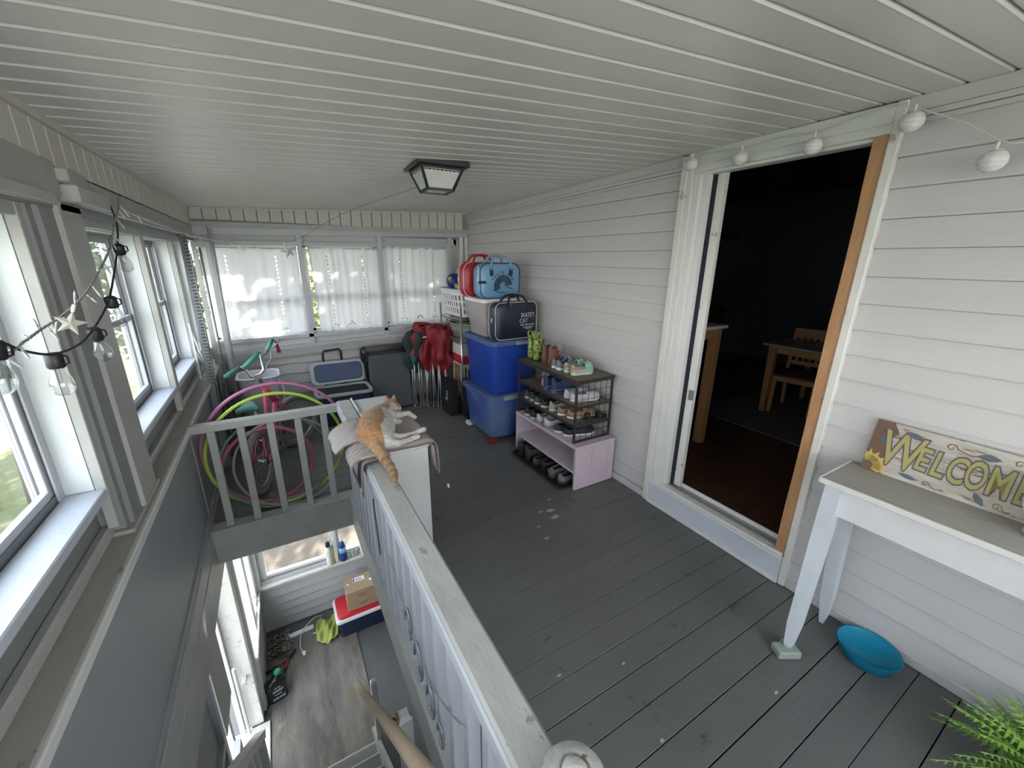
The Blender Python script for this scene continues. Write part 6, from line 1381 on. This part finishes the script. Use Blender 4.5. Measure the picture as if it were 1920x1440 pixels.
for k in range(46):
    cx_, cy2, cz_ = r.uniform(-.59, -.38), r.uniform(4.10, 4.38), LZ+r.uniform(.02, .07); a0 = r.uniform(0, 6); R_ = r.uniform(.014, .028); tl = r.uniform(-.8, .8)
    mb.tube([(cx_+R_*math.cos(a_), cy2+R_*math.sin(a_)*math.cos(tl), cz_+R_*math.sin(a_)*math.sin(tl)*.8) for a_ in [a0+i*.6 for i in range(10)]], .0065, 5)
mb.build('loops', M_r1, mp, True)['kind'] = 'stuff'
lo = thing('loppers', 'red-handled loppers with black grips on the lower landing', 'loppers', (-.5, 3.95, LZ))
M_lr = mat('red_steel', (.45, .06, .07), .4)
MB().tube([(-.38, 4.02, LZ+.03), (-.60, 3.93, LZ+.04)], .011, 8).build('handle', M_lr, lo, True); MB().tube([(-.60, 3.93, LZ+.04), (-.592, 3.90, LZ+.22)], .0, 4)
MB().tube([(-.505, 3.965, LZ+.036), (-.60, 3.925, LZ+.04)], .017, 8).build('grip', M_blackp, lo, True)
MB().tube([(-.385, 4.02, LZ+.03), (-.455, 3.84, LZ+.03)], .010, 8).build('handle', M_lr, lo, True); MB().tube([(-.43, 3.90, LZ+.03), (-.50, 3.72, LZ+.03)], .015, 8).build('grip', M_blackp, lo, True)
MB().tube([(-.40, 4.01, LZ+.035), (-.355, 4.05, LZ+.03), (-.33, 4.09, LZ+.03), (-.34, 4.11, LZ+.03)], [.02, .016, .012, .004], 8).build('blade', mat('dark_blade', (.04, .04, .04), .4, metal=.6), lo, True)
jg = thing('oil_jug', 'black plastic jug with green cap beside the loppers', 'jug', (-.50, 3.68, LZ))
Mj = Matrix.Translation((-.50, 3.63, LZ+.010)) @ Matrix.Rotation(d(12), 4, 'Z')
MB().prism(rrect(.17, .11, .03, 4), 2, 0, .22, M=Mj).build('body', mat('glossy_black_plastic', (.01, .013, .016), .12), jg, bev=.01)
sh = []; 
k_ = 20; a_pts = rrect(.165, .105, .03, 4); b_pts = rrect(.05, .05, .024, 4, .03, 0); vs = [(*p, .22) for p in a_pts]+[(*p, .29) for p in b_pts]; k_ = len(a_pts)
MB().add([Mj @ Vector(v) for v in vs], [(j, (j+1) % k_, k_+(j+1) % k_, k_+j) for j in range(k_)]+[tuple(range(k_, 2*k_))]).build('shoulder', mat('glossy_black_plastic', (0, 0, 0)), jg, True)
MB().lathe([(.03, .285), (.03, .315), (.026, .32), (0, .32)], 16, Mj @ Matrix.Translation((.03, 0, 0))).build('cap', mat('green_cap', (.02, .30, .12), .4), jg, True)
MB().tube([Mj @ Vector(p) for p in ((.0, 0, .285), (-.05, 0, .28), (-.085, 0, .22), (-.085, 0, .14), (-.07, 0, .10))], .012, 8).build('handle', mat('glossy_black_plastic', (0, 0, 0)), jg, True)
mb = MB()
for z_, w_ in ((.17, .05), (.14, .08), (.125, .08), (.09, .06), (.05, .10), (.035, .10)):
    x = -w_/2
    while x < w_/2: l_ = rnd.uniform(.008, .02); mb.box(x, x+l_, -.0565, -.0553, z_, z_+.007, M=Mj); x += l_+.005
mb.build('label_print', M_silverp, jg)['kind'] = 'stuff'
# bottles on the lower window ledge
zb_ = -1.734
def bottle(lab, x, y, prof, m, capm, extra=None):
    t = thing('bottle', lab, 'bottle', (x, y, zb_)); Mz = Matrix.Translation((x, y, zb_+.002))
    MB().lathe(prof[0], 18, Mz).build('bottle_body', m, t, True); MB().lathe(prof[1], 14, Mz).build('cap', capm, t, True)
    if extra: MB().lathe(extra[0], 18, Mz).build('label_band', extra[1], t, True)
bottle('white spray bottle with black nozzle on the lower ledge', .150, 4.475, ([(.03, 0), (.033, .01), (.033, .21), (.022, .25)], [(.022, .25), (.026, .27), (.024, .31), (.016, .32), (0, .32)]), M_wht, M_blackp)
bottle('yellow tube bottle behind the white spray bottle', .185, 4.478, ([(.018, 0), (.02, .01), (.02, .22)], [(.021, .22), (.02, .25), (0, .25)]), mat('yellow_bottle', (.50, .42, .10), .5), M_latch)
bottle('blue bottle with light blue label on the lower ledge', .300, 4.478, ([(.036, 0), (.04, .01), (.04, .19), (.03, .24), (.016, .27)], [(.018, .27), (.018, .295), (0, .295)]), mat('blue_bottle', (.01, .06, .22), .15), M_wht, ([(.041, .12), (.041, .19)], mat('pale_blue_label', (.25, .45, .70), .5)))
bottle('white bottle with blue cap at the right end of the lower ledge', .525, 4.478, ([(.026, 0), (.03, .01), (.03, .17), (.014, .20)], [(.016, .20), (.014, .24), (0, .24)]), M_wht, mat('blue_cap', (.03, .06, .35), .4))
for k, x in enumerate((.365, .41, .455)):
    t = thing('glass_jar', ('left', 'middle', 'right')[k]+' one of three small clear jars beside the blue bottle', 'jar', (x, 4.478, zb_)); MB().lathe([(.0, .002), (.019, .002), (.021, .01), (.021, .07), (.016, .08), (.016, .09)], 16, Matrix.Translation((x, 4.478, zb_))).build('jar_wall', mat('greenish_jar', (.45, .55, .48), .1, alpha=.45), t, True)
